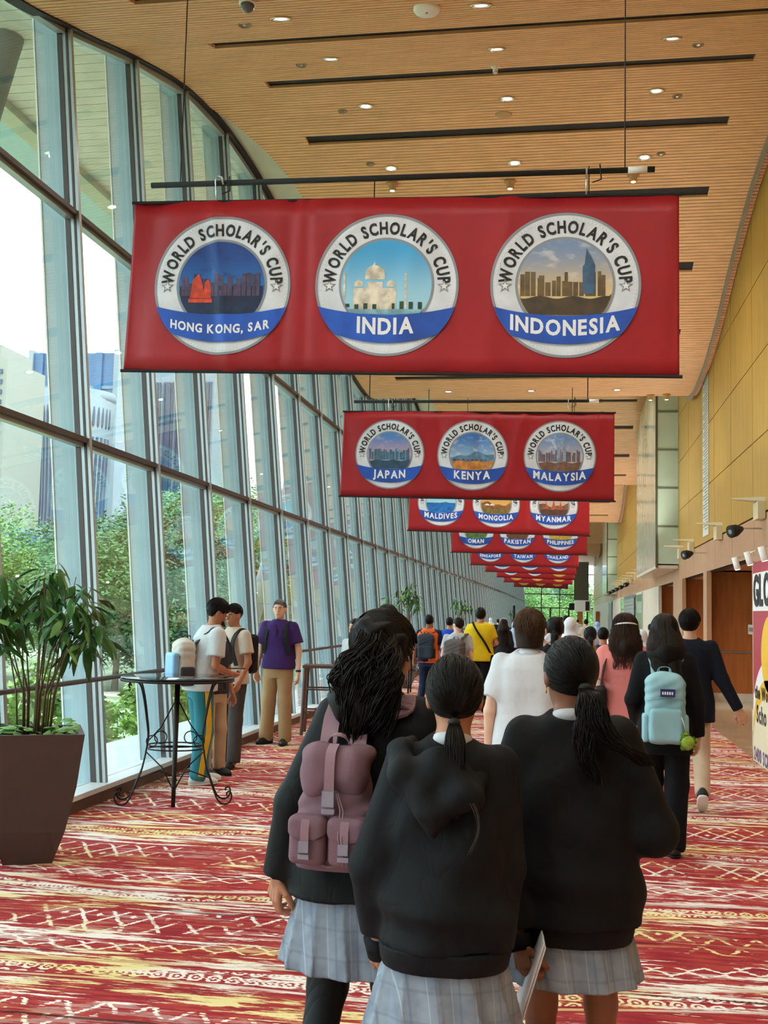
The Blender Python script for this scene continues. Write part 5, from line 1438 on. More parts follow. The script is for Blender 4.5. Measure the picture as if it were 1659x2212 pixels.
    def skirt(s, m, top=1.0, hem=.55, r0=.15, r1=.22, n=16, depth=.06, yk=.78, cx=0.0, sway=0.0):
        saw = lambda a, z: 1 + depth * np.clip((top - z) / (top - hem), .1, 1) * (np.abs(((a / (2 * PI) * n + .15 * np.sin(z * 9)) % 1) - .35) * 1.6 - .3)
        def fn(P): return loft(P, [(hem, cx + sway, -.01, r1, r1 * yk), ((top + hem) / 2, cx + sway * .4, 0, (r0 + r1) / 2, ((r0 + r1) / 2) * yk), (top, cx, 0, r0, r0 * yk)], 2.0, saw) + folds(P, 5, .003, 12)
        s.sk = sdf('skirt', fn, (-r1 - .06 + cx, -r1 - .06, hem - .02), (r1 + .06 + cx + abs(sway), r1 + .06, top + .02), s.res, m, s.root); return s
    def shoes(s, m, sole=None, lengthen=0.0):
        for d in (1, -1):
            a = s.an[d]; tw, pit = s.ft[d]; c_, s_ = math.cos(pit), math.sin(pit); o = (a[0], a[1] - (-.065 * c_ + .085 * s_) - .10, max(0.0, a[2] - (.065 * s_ + .085 * c_)))
            def fn(P, o=o, tw=tw, pit=pit):
                Q, _ = turn((P[0], P[1] , P[2]), (o[0], o[1] + .10, o[2]), tw, pit, 0); Q = (Q[0], Q[1] + .10, Q[2])
                f = smin(ell(Q, (0, .10, .028), (.046, .14 + lengthen, .052)), ell(Q, (0, .01, .055), (.04, .052, .062)), .04)
                return np.maximum(f, -Q[2] + .0), Q
            q = max(0, -math.sin(pit)) ; lo = (o[0] - .12, o[1] - .12, -.002); hi = (o[0] + .12, o[1] + .30, o[2] + .26)
            hres = min(s.res, .011)
            sh = sdf('shoe', lambda P: np.maximum(fn(P)[0], .018 - fn(P)[1][2]), lo, hi, hres, m, s.root)
            sdf('sole', lambda P: np.maximum(np.maximum(fn(P)[0] - .004, fn(P)[1][2] - .020), -fn(P)[1][2]), lo, hi, hres * .7, sole or M_BLACK, sh or s.root)
        return s
def long_strands(p, m, n, ln, w, seed, wav=.004, r=(.0019, .0011), vol=.012):
    """loose strands from the parting down the back"""
    g = random.Random(seed); T = Vector(p.hc); mb = MB(); A = Matrix(turn((np.zeros(1),) * 3, p.hc, *p.ht)[1])
    for i in range(n):
        a = g.uniform(-1.9, 1.9); ph = g.uniform(0, 6); pts = []
        k = .088 + vol
        for th in (.25, .7, 1.15, 1.55): pts.append(T + A @ Vector((math.sin(a) * math.sin(th) * k, -.018 - math.cos(a) * math.sin(th) * (k + .017), .026 + math.cos(th) * (k + .014))))
        for z, ky in ((1.50, 0), (1.40, .5), ((1.40 + ln) / 2, 1), (ln + g.uniform(-.04, .03), 1)):
            if z > pts[-1].z: continue
            ww = (w + .013) * (1 - .13 * ky); pts.append(Vector((T.x + math.sin(a * .82) * ww, T.y - .05 - .05 * ky - max(.15, math.cos(a * .75)) * ww * (.86 - .26 * ky), z)))
        P = smooth_path(pts, 3); K = len(P)
        P = [q + Vector((wav * math.sin(q.z * 60 + ph), wav * .6 * math.cos(q.z * 55 + ph), 0)) for q in P]
        mb.tube(P, [r[0] + (r[1] - r[0]) * j / (K - 1) for j in range(K)], 4, False)
    o = mb.build('hair_strands', m, p.root, True); o['kind'] = 'stuff'; return o
def crop_strands(p, m, n, seed, vol=0.0, low=-.07, r=(.0028, .0012)):
    """strands of short hair from the crown outwards over the cap"""
    g = random.Random(seed); T = Vector(p.hc); mb = MB(); A = Matrix(turn((np.zeros(1),) * 3, p.hc, *p.ht)[1]); rr = (.085 + vol, .103 + vol, .100 + vol)
    for i in range(n):
        a = g.uniform(0, 2 * PI); c, s_ = math.cos(a), math.sin(a); front = s_ > .25; end = g.uniform(.85, 1.2) if front else g.uniform(1.55, 2.15); pts = []
        if not front and abs(c) > .75: end = min(end, 1.65)
        for k in range(7):
            th = .12 + (end - .12) * k / 6; a2 = a + .12 * math.sin(k + i); lift = 1.0 + (.02 + .03 * g.random()) * (k / 6) ** 2
            q = Vector((math.cos(a2) * math.sin(th) * rr[0], math.sin(a2) * math.sin(th) * rr[1] - .018, math.cos(th) * rr[2] + .026)) * p.hs * lift
            if q.z < low: break
            pts.append(T + A @ q)
        if len(pts) > 3: mb.tube(pts, [r[0] + (r[1] - r[0]) * j / (len(pts) - 1) for j in range(len(pts))], 4, False)
    o = mb.build('hair_strands', m, p.root, True); o['kind'] = 'stuff'; return o
def ppos(px, Y): return ony(px, 1330, Y)[0]
def phead(px, py, Y): return float(ony(px, py, Y)[2])
def bag(p, off, label, cat='backpack', name='backpack', rz=0.0, k=1.0):
    """an Empty carried on a person: off is in the person's own frame"""
    e = empty(name); e.matrix_world = p.M @ Matrix.Translation(off) @ Matrix.Rotation(rz, 4, 'Z') @ Matrix.Scale(k, 4); tag(e, label, cat); return e
def ribbon(path, width, thick, nrm, name, m, parent, smooth=False):
    """flat strap along path; nrm(i) gives its outward direction"""
    P = smooth_path(path, 5); mb = MB(); N = len(P)
    for i, p in enumerate(P):
        t = (P[min(i + 1, N - 1)] - P[max(i - 1, 0)]).normalized(); n = Vector(nrm(i / (N - 1))); n = (n - t * n.dot(t)).normalized(); b = t.cross(n)
        mb.v += [tuple(p + b * width / 2), tuple(p + b * width / 2 + n * thick), tuple(p - b * width / 2 + n * thick), tuple(p - b * width / 2)]
    for i in range(N - 1):
        for k in range(4): q = i * 4; mb.f.append((q + k, q + (k + 1) % 4, q + 4 + (k + 1) % 4, q + 4 + k))
    mb.f += [(3, 2, 1, 0), tuple(4 * (N - 1) + k for k in range(4))]
    return mb.build(name, m, parent, smooth)
def straps(e, p, m, off, halfw=.10, topz=.2, width=.05, back=.0, k=1.0, sk=.62):
    """two shoulder straps from the bag's top over the shoulders and down the front, in the bag's frame"""
    for d in (1, -1):
        sx = abs(p.sh[1][0]) * sk * d - off[0] + p.lean[0] * .95; sz = 1.425 - off[2]; y0 = -off[1] + p.lean[1]
        path = [(halfw * d, .045 + back, topz - .06), (halfw * d * 1.1, y0 - .105, topz * .6 + sz * .4), (sx, y0 - .085, sz - .03), (sx, y0 - .01, sz + .018), (sx, y0 + .085, sz - .05), (sx * 1.15, y0 + .135, sz - .18), (sx * 1.35, y0 + .09, sz - .36)]
        path = [(q[0] / k, q[1] / k, q[2] / k) for q in path]
        ribbon(path, width / k, .010 / k, lambda t: (0, -1 + 2.2 * t, 1.2 - abs(t - .5)), 'strap', m, e)
# ------------------------------------------------------------------ the three girls in front
def plaid_mat():
    m = bpy.data.materials.new('grey_blue_check'); m.use_nodes = True
    t = NT(m); b = m.node_tree.nodes['Principled BSDF']; X, Y, Z = t.coords('Object')
    a = (X * 1.0 + Y * .6)
    l1 = ((a / .075).fr() - .5).ab().lt(.05); l2 = ((Z / .085).fr() - .5).ab().lt(.05); th = ((a / .075 + .33).fr() - .5).ab().lt(.02)
    c = t.mix(t.step(t.noise(t.vec(X, Y, Z), 9.0, 3), .35, .65), lin('#7d8896'), lin('#94a0ac'))
    c = t.mix(l1 * .35, c, lin('#5b6b86')); c = t.mix(l2 * .30, c, lin('#6d7380')); c = t.mix(th * .4, c, lin('#c4ccd2'))
    t.put(b.inputs['Base Color'], c); b.inputs['Roughness'].default_value = .9; b.inputs['Specular IOR Level'].default_value = .15
    t.put(b.inputs['Normal'], t.bump(t.noise(t.vec(X, Y, Z), 400.0, 2), .2, .003)); return m
M_PLAID = plaid_mat()
M_BLZ = cloth('black_wool', '#0d1114', .7, .12); M_HOOD = cloth('black_fleece', '#0c1014', .75, .12); M_KNIT = cloth('black_jersey', '#090b0e', .75, .12)
M_TIGHT = cloth('black_tights', '#0e1416', .6); M_WSH = cloth('white_cotton', '#cdd1d6', .85, .03); M_SHOEB = mat('black_leather', '#141416', .35); M_HAIRTIE = mat('hair_tie', '#1a1a1c', .7)
def tubes(name, paths, r0, r1, m, parent, n=4):
    mb = MB()
    for P in paths:
        k = len(P); mb.tube(P, [r0 + (r1 - r0) * (i / (k - 1)) ** 1.5 for i in range(k)], n, False)
    o = mb.build(name, m, parent, True); o['kind'] = 'stuff'; return o
def scalp_strands(p, tie, n, m, seed, r=(.0016, .0011), rad=(.086, .105, .101), z0=-.02):
    """combed strands lying on the scalp and running to the tie (head frame)"""
    g = random.Random(seed); _, M = turn((np.zeros(1),) * 3, p.hc, *p.ht); T = Vector(p.hc); A = Vector(tie).normalized()
    e1 = A.orthogonal().normalized(); e2 = A.cross(e1); paths = []
    for i in range(n):
        az = g.uniform(0, 2 * PI); t0 = g.uniform(1.5, 2.3); pts = []
        for k in range(11):
            th = t0 * (1 - k / 10) + .12; a = az + .05 * math.sin(k * .8 + i)
            d = A * math.cos(th) + (e1 * math.cos(a) + e2 * math.sin(a)) * math.sin(th)
            q = Vector((d.x * rad[0], d.y * rad[1] - .018, d.z * rad[2] + .026)) * p.hs * (1.0 + .006 * math.sin(i * 2.1))
            pts.append(T + M @ q)
        loc = [M.inverted() @ (q - T) for q in pts]
        if any(q.y > .05 and q.z < .05 for q in loc): pts = [q for q, l in zip(pts, loc) if not (l.y > .05 and l.z < .05)]
        pts = [q for q in pts if (M.inverted() @ (q - T)).z > -.075]
        if len(pts) > 3: paths.append(pts)
    return tubes('hair_strands', paths, r[0], r[1], m, p.root)
def tail_strands(p, path, n, w, m, seed, wav=.006, freq=2.0, r=(.0028, .0011), flat=.6):
    g = random.Random(seed); C0 = smooth_path(path, 5); K = len(C0); paths = []
    for i in range(n):
        a, q = g.uniform(0, 2 * PI), math.sqrt(g.random()); ph = g.uniform(0, 6); e = g.uniform(.75, 1.08); pts = []
        for k in range(K):
            t = k / (K - 1)
            if t > e: break
            ww = w(t) * q; s = wav * math.sin(2 * PI * freq * t + ph) * min(1, t * 3)
            pts.append(C0[k] + Vector((math.cos(a) * ww + s, math.sin(a) * ww * flat + s * .6, s * .3)))
        if len(pts) > 3: paths.append(pts)
    return tubes('hair_strands', paths, r[0], r[1], m, p.root)

# ---- girl with long wavy hair, black blazer and mauve backpack
Y1 = 3.42
g1 = Person('girl in a black blazer and grey checked skirt with long wavy half-tied hair', ppos(783, Y1), Y1, 1.575, R(-7), 'f', 'tan', .0075,
            'three schoolgirls in front', (R(-32), R(14), R(-3)), arms=dict(L=((-.198, -.07, 1.09), (-.252, -.05, .85), dict(n=(.55, .6, 0), curl=.85)), R=((.22, -.02, 1.10), (.21, .13, .92))),
            legs=dict(R=((.10, .10, .50), (.10, .12, .085)), L=((-.09, .0, .50), (-.10, -.18, .12), (0, R(20)))), lean=(.06, .01), hs=1.05)
g1.body(hres=.0045)
BLZ = [(.79, .235, .165, -.015), (.93, .205, .145, -.005), (1.08, .172, .125, 0), (1.25, .178, .125, 0), (1.35, .188, .112, -.005), (1.41, .145, .088, -.01), (1.47, .065, .065, -.01)]
g1.top(M_BLZ, 'blazer', .80, 'long', 0.0, .005, 3, over=BLZ, sl=(.066, .062, .054), fr=11, diag=.008)
g1.skirt(M_PLAID, 1.0, .58, .15, .235, 13, .12)
g1.trousers(M_TIGHT, 'leggings', .95, (.092, .066, .05), .002)
g1.shoes(M_SHOEB)
hc = g1.hc
def curly_core(P):
    Q, _ = turn(P, hc, *g1.ht); x, y, z = Q
    f = ell(Q, (0, -.022, .026), (.09, .108, .102)); f = np.maximum(f, np.minimum(y - .042, .048 - z)); f = np.maximum(f, np.minimum(np.minimum(y - .0, .02 - z), x - .04))
    f = smin(f, rcone(P, (hc[0] - .01, hc[1] - .05, hc[2]), (hc[0] - .045, hc[1] - .12, 1.44), .088, .10, .75), .05)
    f = smin(f, rcone(P, (hc[0] - .045, hc[1] - .12, 1.44), (hc[0] - .03, hc[1] - .13, 1.345), .095, .05, .6), .05)
    f = smin(f, ell(P, (hc[0] - .025, hc[1] - .085, 1.662), (.045, .045, .03)), .03)
    return f + .005 * np.sin(60 * P[0] + 5 * np.sin(17 * P[2])) + .004 * np.sin(48 * P[1] + 23 * P[2])
sdf('hair', curly_core, (hc[0] - .22, hc[1] - .28, 1.25), (hc[0] + .18, hc[1] + .14, 1.74), .0075, M_HB, g1.root)
gg = random.Random(3); pp = []
for lock in range(70):
    a = gg.uniform(-1.6, 1.3); th = gg.uniform(.0, 1.0); up = lock < 16
    ph, fq, am = gg.uniform(0, 6), gg.uniform(1.6, 2.8), gg.uniform(.008, .018); ez = gg.uniform(1.32, 1.44); ex = .085 * math.sin(a) * gg.uniform(.4, 1.0)
    for i in range(18):
        jx, jy = gg.gauss(0, .0055), gg.gauss(0, .0045); a2 = a + gg.gauss(0, .07)
        st_ = Vector((hc[0] + .088 * math.sin(a2) * (.55 + .45 * th), hc[1] - .025 - .098 * math.cos(a2) * (.5 + .5 * th), hc[2] + .09 - .11 * th + gg.gauss(0, .006)))
        if up: st_ = Vector((hc[0] - .02 + gg.uniform(-.03, .03), hc[1] - .10, 1.665 + gg.uniform(-.015, .02)))
        en = Vector((hc[0] - .015 + ex + jx * 1.6, hc[1] - .14 - .03 * math.cos(a) + jy, ez + gg.gauss(0, .012)))
        mid = Vector((st_.x * .45 + en.x * .55 + .04 * math.sin(a) + jx, min(st_.y, en.y) - .018 + jy, (st_.z + en.z) / 2)); C0 = smooth_path([st_, st_.lerp(mid, .5) + Vector((0, -.012, .0)), mid, en], 6)
        K = len(C0); p2 = ph + gg.gauss(0, .2)
        pp.append([q + Vector((am * math.sin(2 * PI * fq * k / K + p2), am * math.cos(2 * PI * fq * k / K + p2), 0)) * min(1, k / 5) for k, q in enumerate(C0)])
tubes('hair_strands', pp, .0029, .0013, M_HS, g1.root)
scalp_strands(g1, (-.12, -.75, .55), 620, M_HS, 5, (.0022, .0014), (.096, .119, .110))

# mauve rucksack
M_MAU = mat('mauve_canvas', '#7d616b', .85, 0, .10, 6, .3, 260, spec=.2); M_MAUD = mat('mauve_webbing', '#94757f', .8, 0, .06, 8, .3, 300); M_BUCK = mat('lilac_grey_plastic', '#8f8896', .4)
b1 = bag(g1, (-.005, -.205, .925), 'mauve canvas rucksack with two buckled pockets on the curly-haired girl', rz=R(2), k=.80)
def bag_main(P):
    f = loft(P, [(.0, 0, 0, .155, .085), (.06, 0, 0, .168, .10), (.20, 0, 0, .160, .10), (.32, 0, .012, .130, .085), (.42, 0, .02, .10, .065)], 2.8)
    return f + .004 * np.sin(38 * P[0] + 6 * np.sin(14 * P[2])) * np.clip(P[2] * 4, 0, 1)
sdf('bag_body', bag_main, (-.22, -.16, -.01), (.22, .14, .44), .007, M_MAU, b1)
def bag_flap(P):
    f = smin(rbox(P, (0, -.015, .40), (.125, .085, .075), .06), ell(P, (-.07, -.045, .345), (.066, .058, .085)), .04)
    f = smin(f, ell(P, (.07, -.045, .355), (.064, .056, .085)), .04)
    f = smin(f, ell(P, (-.105, .0, .44), (.04, .05, .035)), .03); f = smin(f, ell(P, (.115, .0, .445), (.04, .05, .035)), .03)
    return f + .003 * np.sin(45 * P[0] + 16 * P[2]) + .0025 * np.sin(33 * P[2] - 25 * P[0])
sdf('flap', bag_flap, (-.19, -.15, .24), (.19, .10, .51), .006, M_MAU, b1)
for d in (1, -1):
    pk = sdf('pocket', lambda P: rbox(P, (.078 * d, -.105, .115), (.074, .045, .085), .03) + .002 * np.sin(50 * P[0] + 15 * P[2]), (.078 * d - .1, -.17, .01), (.078 * d + .1, -.04, .22), .006, M_MAU, b1)
    sdf('pocket_flap', lambda P: np.maximum(rbox(P, (.078 * d, -.108, .165), (.077, .050, .052), .03), .112 + 1.9 * np.abs(P[0] - .078 * d) ** 1.5 - P[2]), (.078 * d - .1, -.18, .09), (.078 * d + .1, -.04, .24), .005, M_MAU, pk)
    ribbon([(.078 * d, -.150, .205), (.078 * d, -.160, .16), (.078 * d, -.160, .09)], .034, .004, lambda t: (0, -1, 0), 'pocket_strap', M_MAUD, pk)
    MB().box(.078 * d - .02, .078 * d + .02, -.176, -.160, .085, .125).build('buckle', M_BUCK, pk); MB().box(.078 * d - .022, .078 * d + .022, -.174, -.158, .06, .078).build('buckle_slot', M_BUCK, pk)
ribbon([(.0, -.05, .478), (0, -.098, .45), (0, -.112, .38), (0, -.112, .30), (0, -.114, .22)], .040, .005, lambda t: (0, -1, .5 - t * .5), 'flap_strap', M_MAUD, b1)
MB().box(-.024, .024, -.130, -.110, .252, .310).build('buckle', M_BUCK, b1); MB().box(-.026, .026, -.126, -.108, .225, .244).build('buckle_slot', M_BUCK, b1)
ribbon([(-.045, .03, .45), (-.03, .0, .50), (0, -.01, .512), (.03, 0, .50), (.045, .03, .45)], .026, .004, lambda t: (0, -.4, 1), 'grab_loop', M_MAUD, b1)
for x, z1 in ((.05, .10), (.062, .045)): MB().tube([(x * .5, -.10, .30), (x, -.125, .24), (x * 1.1, -.165, .15), (x * 1.3, -.17, z1)], .003, 5).build('drawcord', M_MAUD, b1, True)
MB().tube([(-.155, -.05, .05), (0, -.098, .022), (.155, -.05, .05)], .006, 6).build('piping', M_MAUD, b1, True)
straps(b1, g1, M_MAUD, (-.005, -.205, .925), .05, .40, .055, k=.80, sk=.70)

# ---- middle girl: black hoodie, low ponytail
Y2 = 3.08
g2 = Person('shortest girl in a black hoodie with a low straight ponytail', ppos(974, Y2), Y2, 1.465, R(2), 'f', 'tan', .0075, 'three schoolgirls in front', (R(2), R(4), R(0)), hs=1.07,
            arms=dict(L=((-.235, -.03, 1.06), (-.215, .05, .80), dict(n=(.4, .9, 0), curl=.6)), R=((.185, .03, 1.06), (.16, .12, .82))), legs=dict(R=((.10, .04, .5), (.10, .0, .085)), L=((-.10, .08, .5), (-.1, .1, .085))), lean=(.012, 0))
g2.body(hres=.006)
HD = [(.79, .19, .158, -.01), (.84, .212, .178, -.02), (.95, .212, .175, -.02), (1.10, .195, .152, -.01), (1.25, .185, .138, -.005), (1.34, .178, .115, -.005), (1.41, .135, .09, -.01), (1.47, .07, .07, -.01)]
g2.top(M_HOOD, 'hoodie', .83, 'long', 0.0, .008, 8, over=HD, sl=(.068, .068, .055), fr=9, diag=.014)
sdf('hem_band', lambda P: loft(P, [(.77, 0, -.01, .196, .168), (.805, 0, -.014, .204, .176), (.84, 0, -.016, .208, .180)], 2.3, lambda a, z: 1 + .006 * np.sin(90 * a)), (-.26, -.24, .755), (.26, .22, .855), .0075, M_HOOD, g2.root)
for d in (1, -1):
    w_ = Vector(g2.wr[d]); e_ = Vector(g2.el[d]); u_ = (w_ - e_).normalized()
    MB().tube([w_ - u_ * .02, w_ + u_ * .045], [.05, .042], 16).build('cuff', M_HOOD, g2.root, True)
def hood(P):
    c = [(-.125, .05, 1.435), (-.152, -.05, 1.425), (-.130, -.13, 1.36), (-.03, -.185, 1.255), (.08, -.165, 1.31), (.105, -.09, 1.352), (.09, .03, 1.37)]
    f = None
    for i in range(6):
        r = (.026, .034, .040, .044, .036, .028)[i]; r2 = (.034, .040, .044, .036, .028, .022)[i]
        q = rcone(P, c[i], c[i + 1], r, r2); f = q if f is None else smin(f, q, .025)
    f = smin(f, ell(P, (-.01, -.125, 1.335), (.11, .05, .10)), .035)
    f = smin(f, rcone(P, (-.03, -.20, 1.245), (-.035, -.20, 1.195), .032, .012), .03)
    return f + folds(P, 4, .005, 20, 1.0) + .005 * np.sin(30 * P[0] + 26 * P[2]) + .003 * np.sin(60 * P[0] - 22 * P[2])
sdf('hood', hood, (-.25, -.30, 1.14), (.25, .12, 1.53), .007, M_HOOD, g2.root)
g2.collar(M_WSH, .060, 1.447, .018)
g2.skirt(M_PLAID, 1.0, .52, .14, .25, 12, .12)
g2.trousers(M_TIGHT, 'tights', .9, (.085, .06, .045), .001); g2.shoes(M_SHOEB)
def tight_hair(p, m, zcut=-.062):
    def fn(P):
        Q, _ = turn(P, p.hc, *p.ht); x, y, z = Q
        f = ell(Q, (0, -.018, .026), (.084 * p.hs, .103 * p.hs, .099 * p.hs)); f = np.maximum(f, np.minimum(y - .045, .05 - z)); f = np.maximum(f, np.minimum(y + .012, .018 - z))
        f = np.maximum(f, zcut - z - .0 * y)
        a = np.arctan2(x, z + .05); return f + .0016 * np.sin(52 * a) + .0012 * np.sin(83 * a + 8 * y)
    return sdf('hair', fn, (p.hc[0] - .13, p.hc[1] - .15, 1.48), (p.hc[0] + .13, p.hc[1] + .12, 1.75), .006, m, p.root)
tight_hair(g2, M_HB, -.075); scalp_strands(g2, (.006, -.089, -.098), 520, M_HS, 11)
h2 = g2.hc; tie2 = (h2[0] + .006, h2[1] - .107, h2[2] - .072)
MB().lathe([(.014, -.01), (.021, 0), (.014, .01)], 12, (0, 0, 0), Matrix.Translation(tie2) @ rot_to((0, -.5, -1))).build('hair_tie', M_HAIRTIE, g2.root, True)
def taper(a, b, c): return lambda t: a + (b - a) * min(1, t / .35) if t < .35 else b + (c - b) * (t - .35) / .65
tail_strands(g2, [tie2, (tie2[0] + .005, tie2[1] - .03, tie2[2] - .03), (tie2[0] + .012, tie2[1] - .06, tie2[2] - .12), (tie2[0] + .02, tie2[1] - .085, tie2[2] - .20), (tie2[0] + .012, tie2[1] - .10, tie2[2] - .275)], 210, taper(.012, .032, .018), M_HS, 21, .004, 1.2)
tail_strands(g2, [(tie2[0] + .02, tie2[1] - .07, tie2[2] - .18), (tie2[0] + .07, tie2[1] - .125, tie2[2] - .235), (tie2[0] + .085, tie2[1] - .145, tie2[2] - .30), (tie2[0] + .06, tie2[1] - .14, tie2[2] - .37)], 7, taper(.004, .007, .005), hair_mat('highlighted_hair', '#3a3028'), 22, .002, 1.0, (.0013, .0008))

# ---- right girl: black sweatshirt, wavy low ponytail, folder in hand
Y3 = 3.45
g3 = Person('girl in a loose black sweatshirt and grey checked skirt with a wavy low ponytail', ppos(1240, Y3), Y3, 1.515, R(3), 'f', 'brown', .0075, 'three schoolgirls in front', (R(14), R(6), R(2)),
            arms=dict(L=((-.250, -.05, 1.05), (-.178, -.15, .745), dict(n=(.8, .5, 0), curl=1.1)), R=((.262, -.05, 1.09), (.19, .19, 1.06), dict(n=(0, .3, -1), curl=.8))),
            legs=dict(R=((.10, .05, .5), (.10, .06, .085)), L=((-.10, .03, .5), (-.1, -.06, .085))), lean=(-.01, 0), hs=1.06)
g3.body(hres=.006)
SW = [(.74, .205, .165, -.01), (.80, .222, .185, -.02), (.95, .222, .180, -.02), (1.10, .215, .162, -.012), (1.25, .212, .148, -.005), (1.34, .20, .12, -.005), (1.41, .14, .092, -.01), (1.47, .07, .07, -.01)]
g3.top(M_KNIT, 'sweatshirt', .79, 'long', 0.0, .007, 14, over=SW, sl=(.074, .076, .058), fr=9, diag=.010)
sdf('hem_band', lambda P: loft(P, [(.73, 0, -.01, .195, .16), (.765, 0, -.01, .203, .168), (.80, 0, -.012, .209, .174)], 2.3, lambda a, z: 1 + .006 * np.sin(90 * a)), (-.26, -.22, .715), (.26, .2, .815), .0075, M_KNIT, g3.root)
w_, e_ = Vector(g3.wr[-1]), Vector(g3.el[-1]); u_ = (w_ - e_).normalized(); MB().tube([w_ - u_ * .02, w_ + u_ * .03], [.048, .042], 16).build('cuff', M_KNIT, g3.root, True)
g3.collar(M_WSH, .060, 1.447, .018)
g3.skirt(M_PLAID, 1.0, .60, .14, .225, 11, .11)
g3.shoes(M_SHOEB)
tight_hair(g3, M_HB, -.07); scalp_strands(g3, (.03, -.10, -.071), 520, M_HS, 31)
_, M3_ = turn((np.zeros(1),) * 3, g3.hc, *g3.ht); tie3 = Vector(g3.hc) + M3_ @ Vector((.016, -.118, -.045))
MB().lathe([(.016, -.012), (.023, 0), (.016, .012)], 12, (0, 0, 0), Matrix.Translation(tie3) @ rot_to((.2, -.6, -1))).build('hair_tie', M_HAIRTIE, g3.root, True)
q = tie3; tail_strands(g3, [q, q + Vector((.015, -.04, -.02)), q + Vector((.025, -.065, -.09)), q + Vector((.075, -.075, -.16)), q + Vector((.15, -.075, -.20)), q + Vector((.20, -.07, -.235))], 330, taper(.018, .05, .028), M_HS, 33, .008, 2.2, (.0028, .0012))
tail_strands(g3, [q + Vector((.02, -.04, -.04)), q + Vector((-.005, -.08, -.12)), q + Vector((.0, -.095, -.22)), q + Vector((.04, -.10, -.30))], 150, taper(.02, .036, .02), M_HS, 34, .008, 2.0, (.0026, .0011))
ear = Vector(g3.hc) + M3_ @ Vector((-.082, -.0, -.046))
MB().tube([ear + Vector((0, .010 * math.cos(a), .010 * math.sin(a) - .006)) for a in np.linspace(0, 2 * PI, 13)], .0022, 6, False).build('earring', mat('gold_jewel', '#d9a93c', .25, .9), g3.root, True)
# folder in her left hand
fe = empty('paper_folder'); wl_ = g3.M @ Vector(g3.wr[-1])
fe.matrix_world = Matrix.Translation(wl_ + Vector((.022, -.035, -.115))) @ Matrix.Rotation(R(4), 4, 'Z') @ Matrix.Rotation(R(17), 4, 'Y'); tag(fe, 'white paper folder held edge-on by the girl in the loose sweatshirt', 'folder')
MB().box(-.004, .0, -.11, .11, -.16, .16).build('cover', mat('white_card', '#e9eef2', .5), fe); MB().box(.003, .007, -.11, .11, -.165, .15).build('cover', mat('white_card', '#e9eef2', .5), fe); MB().box(.0, .003, -.105, .105, -.155, .15).build('papers', mat('paper_stack', '#cdd4d8', .8), fe)
# ------------------------------------------------------------------ people farther along
def simple_pack(p, off, label, w, h, d, m, m2, k=1.0, strap_m=None, detail=True, rz=0.0):
    e = bag(p, off, label, rz=rz, k=k)
    sdf('bag_body', lambda P: smin(rbox(P, (0, 0, h * .48), (w, d, h * .48), min(.06, d * .8)), ell(P, (0, 0, h * .82), (w * .92, d, h * .2)), .03) + .003 * np.sin(40 * P[0] + 12 * np.sin(9 * P[2])), (-w - .03, -d - .04, -.02), (w + .03, d + .04, h * 1.08), .010, m, e)
    pk = sdf('pocket', lambda P: rbox(P, (0, -d, h * .27), (w * .84, d * .45, h * .24), .03) + .003 * np.sin(30 * P[0] + 20 * P[2]), (-w, -d * 2, 0), (w, 0, h * .6), .010, m, e)
    if detail:
        MB().tube([(-w * .9, -d * .9, h * .62), (0, -d * 1.05, h * .66), (w * .9, -d * .9, h * .62)], .004, 5).build('zip', m2, e, True)
        ribbon([(-.04, d * .6, h * .98), (-.03, d * .5, h * 1.06), (.03, d * .5, h * 1.06), (.04, d * .6, h * .98)], .02, .004, lambda t: (0, 0, 1), 'grab_loop', m2, e)
        for x in (-1, 1): sdf('side_pocket', lambda P: rbox(P, (x * w, 0, h * .22), (.02, d * .8, h * .2), .015), (x * w - .06, -d * 1.2, -.02), (x * w + .06, d * 1.2, h * .5), .012, m2, e)
    straps(e, p, strap_m or m2, off, w * .45, h * .95 * k, .05, k=k)
    return e
WALK = dict(R=((.09, .13, .50), (.09, .22, .085)), L=((-.09, .02, .50), (-.09, -.25, .175), (0, R(38))))
WALK2 = dict(L=((-.09, .13, .50), (-.09, .22, .085)), R=((.09, .02, .50), (.09, -.25, .175), (0, R(38))))

# ---- woman with the light blue backpack
Yp = 7.87
w1 = Person('woman in black with long straight hair and a light blue backpack', ppos(1436, Yp), Yp, 1.60, R(1), 'f', 'fair', .0095, None, (R(-3), R(4), 0), arms=dict(L=((-.23, -.02, 1.10), (-.19, .12, .93)), R=((.22, -.03, 1.09), (.235, .02, .85), dict(curl=.6))),
            legs=dict(R=((.085, .02, .50), (.06, -.03, .085)), L=((-.085, .12, .52), (-.07, .16, .12))))
w1.body().hair('long', hair_mat('black_brown_hair', '#0d0a09'), 1.24, .010, 2, .122); long_strands(w1, hair_mat('black_brown_strand', '#2b2420'), 380, 1.21, .122, 3, .002, vol=.012)
w1.top(cloth('black_suiting', '#0b0d10'), 'jacket', .72, 'long', .03, .004, 5, sl=(.068, .06, .05)).trousers(cloth('black_trouser', '#0c0f13'), r=(.10, .085, .085), hemz=.02).shoes(M_SHOEB)
M_SKYB = mat('light_blue_nylon', '#8fbfc9', .6, 0, .07, 6, .15, 120); M_SKYG = mat('light_grey_nylon', '#b4bdbb', .6)
p1_ = simple_pack(w1, (-.02, -.215, .81), 'light blue backpack with a navy patch and a fluffy green charm', .138, .50, .085, M_SKYB, M_SKYB, detail=True)
MB().box(-.045, .055, -.135, -.118, .335, .39).build('patch', mat('navy_patch', '#1f2f66', .6), p1_)
mb_ = MB(); [mb_.box(-.034 + i * .016, -.024 + i * .016, -.137, -.134, .352, .372) for i in range(5)]; mb_.build('patch_print', M_WPRINT, p1_)
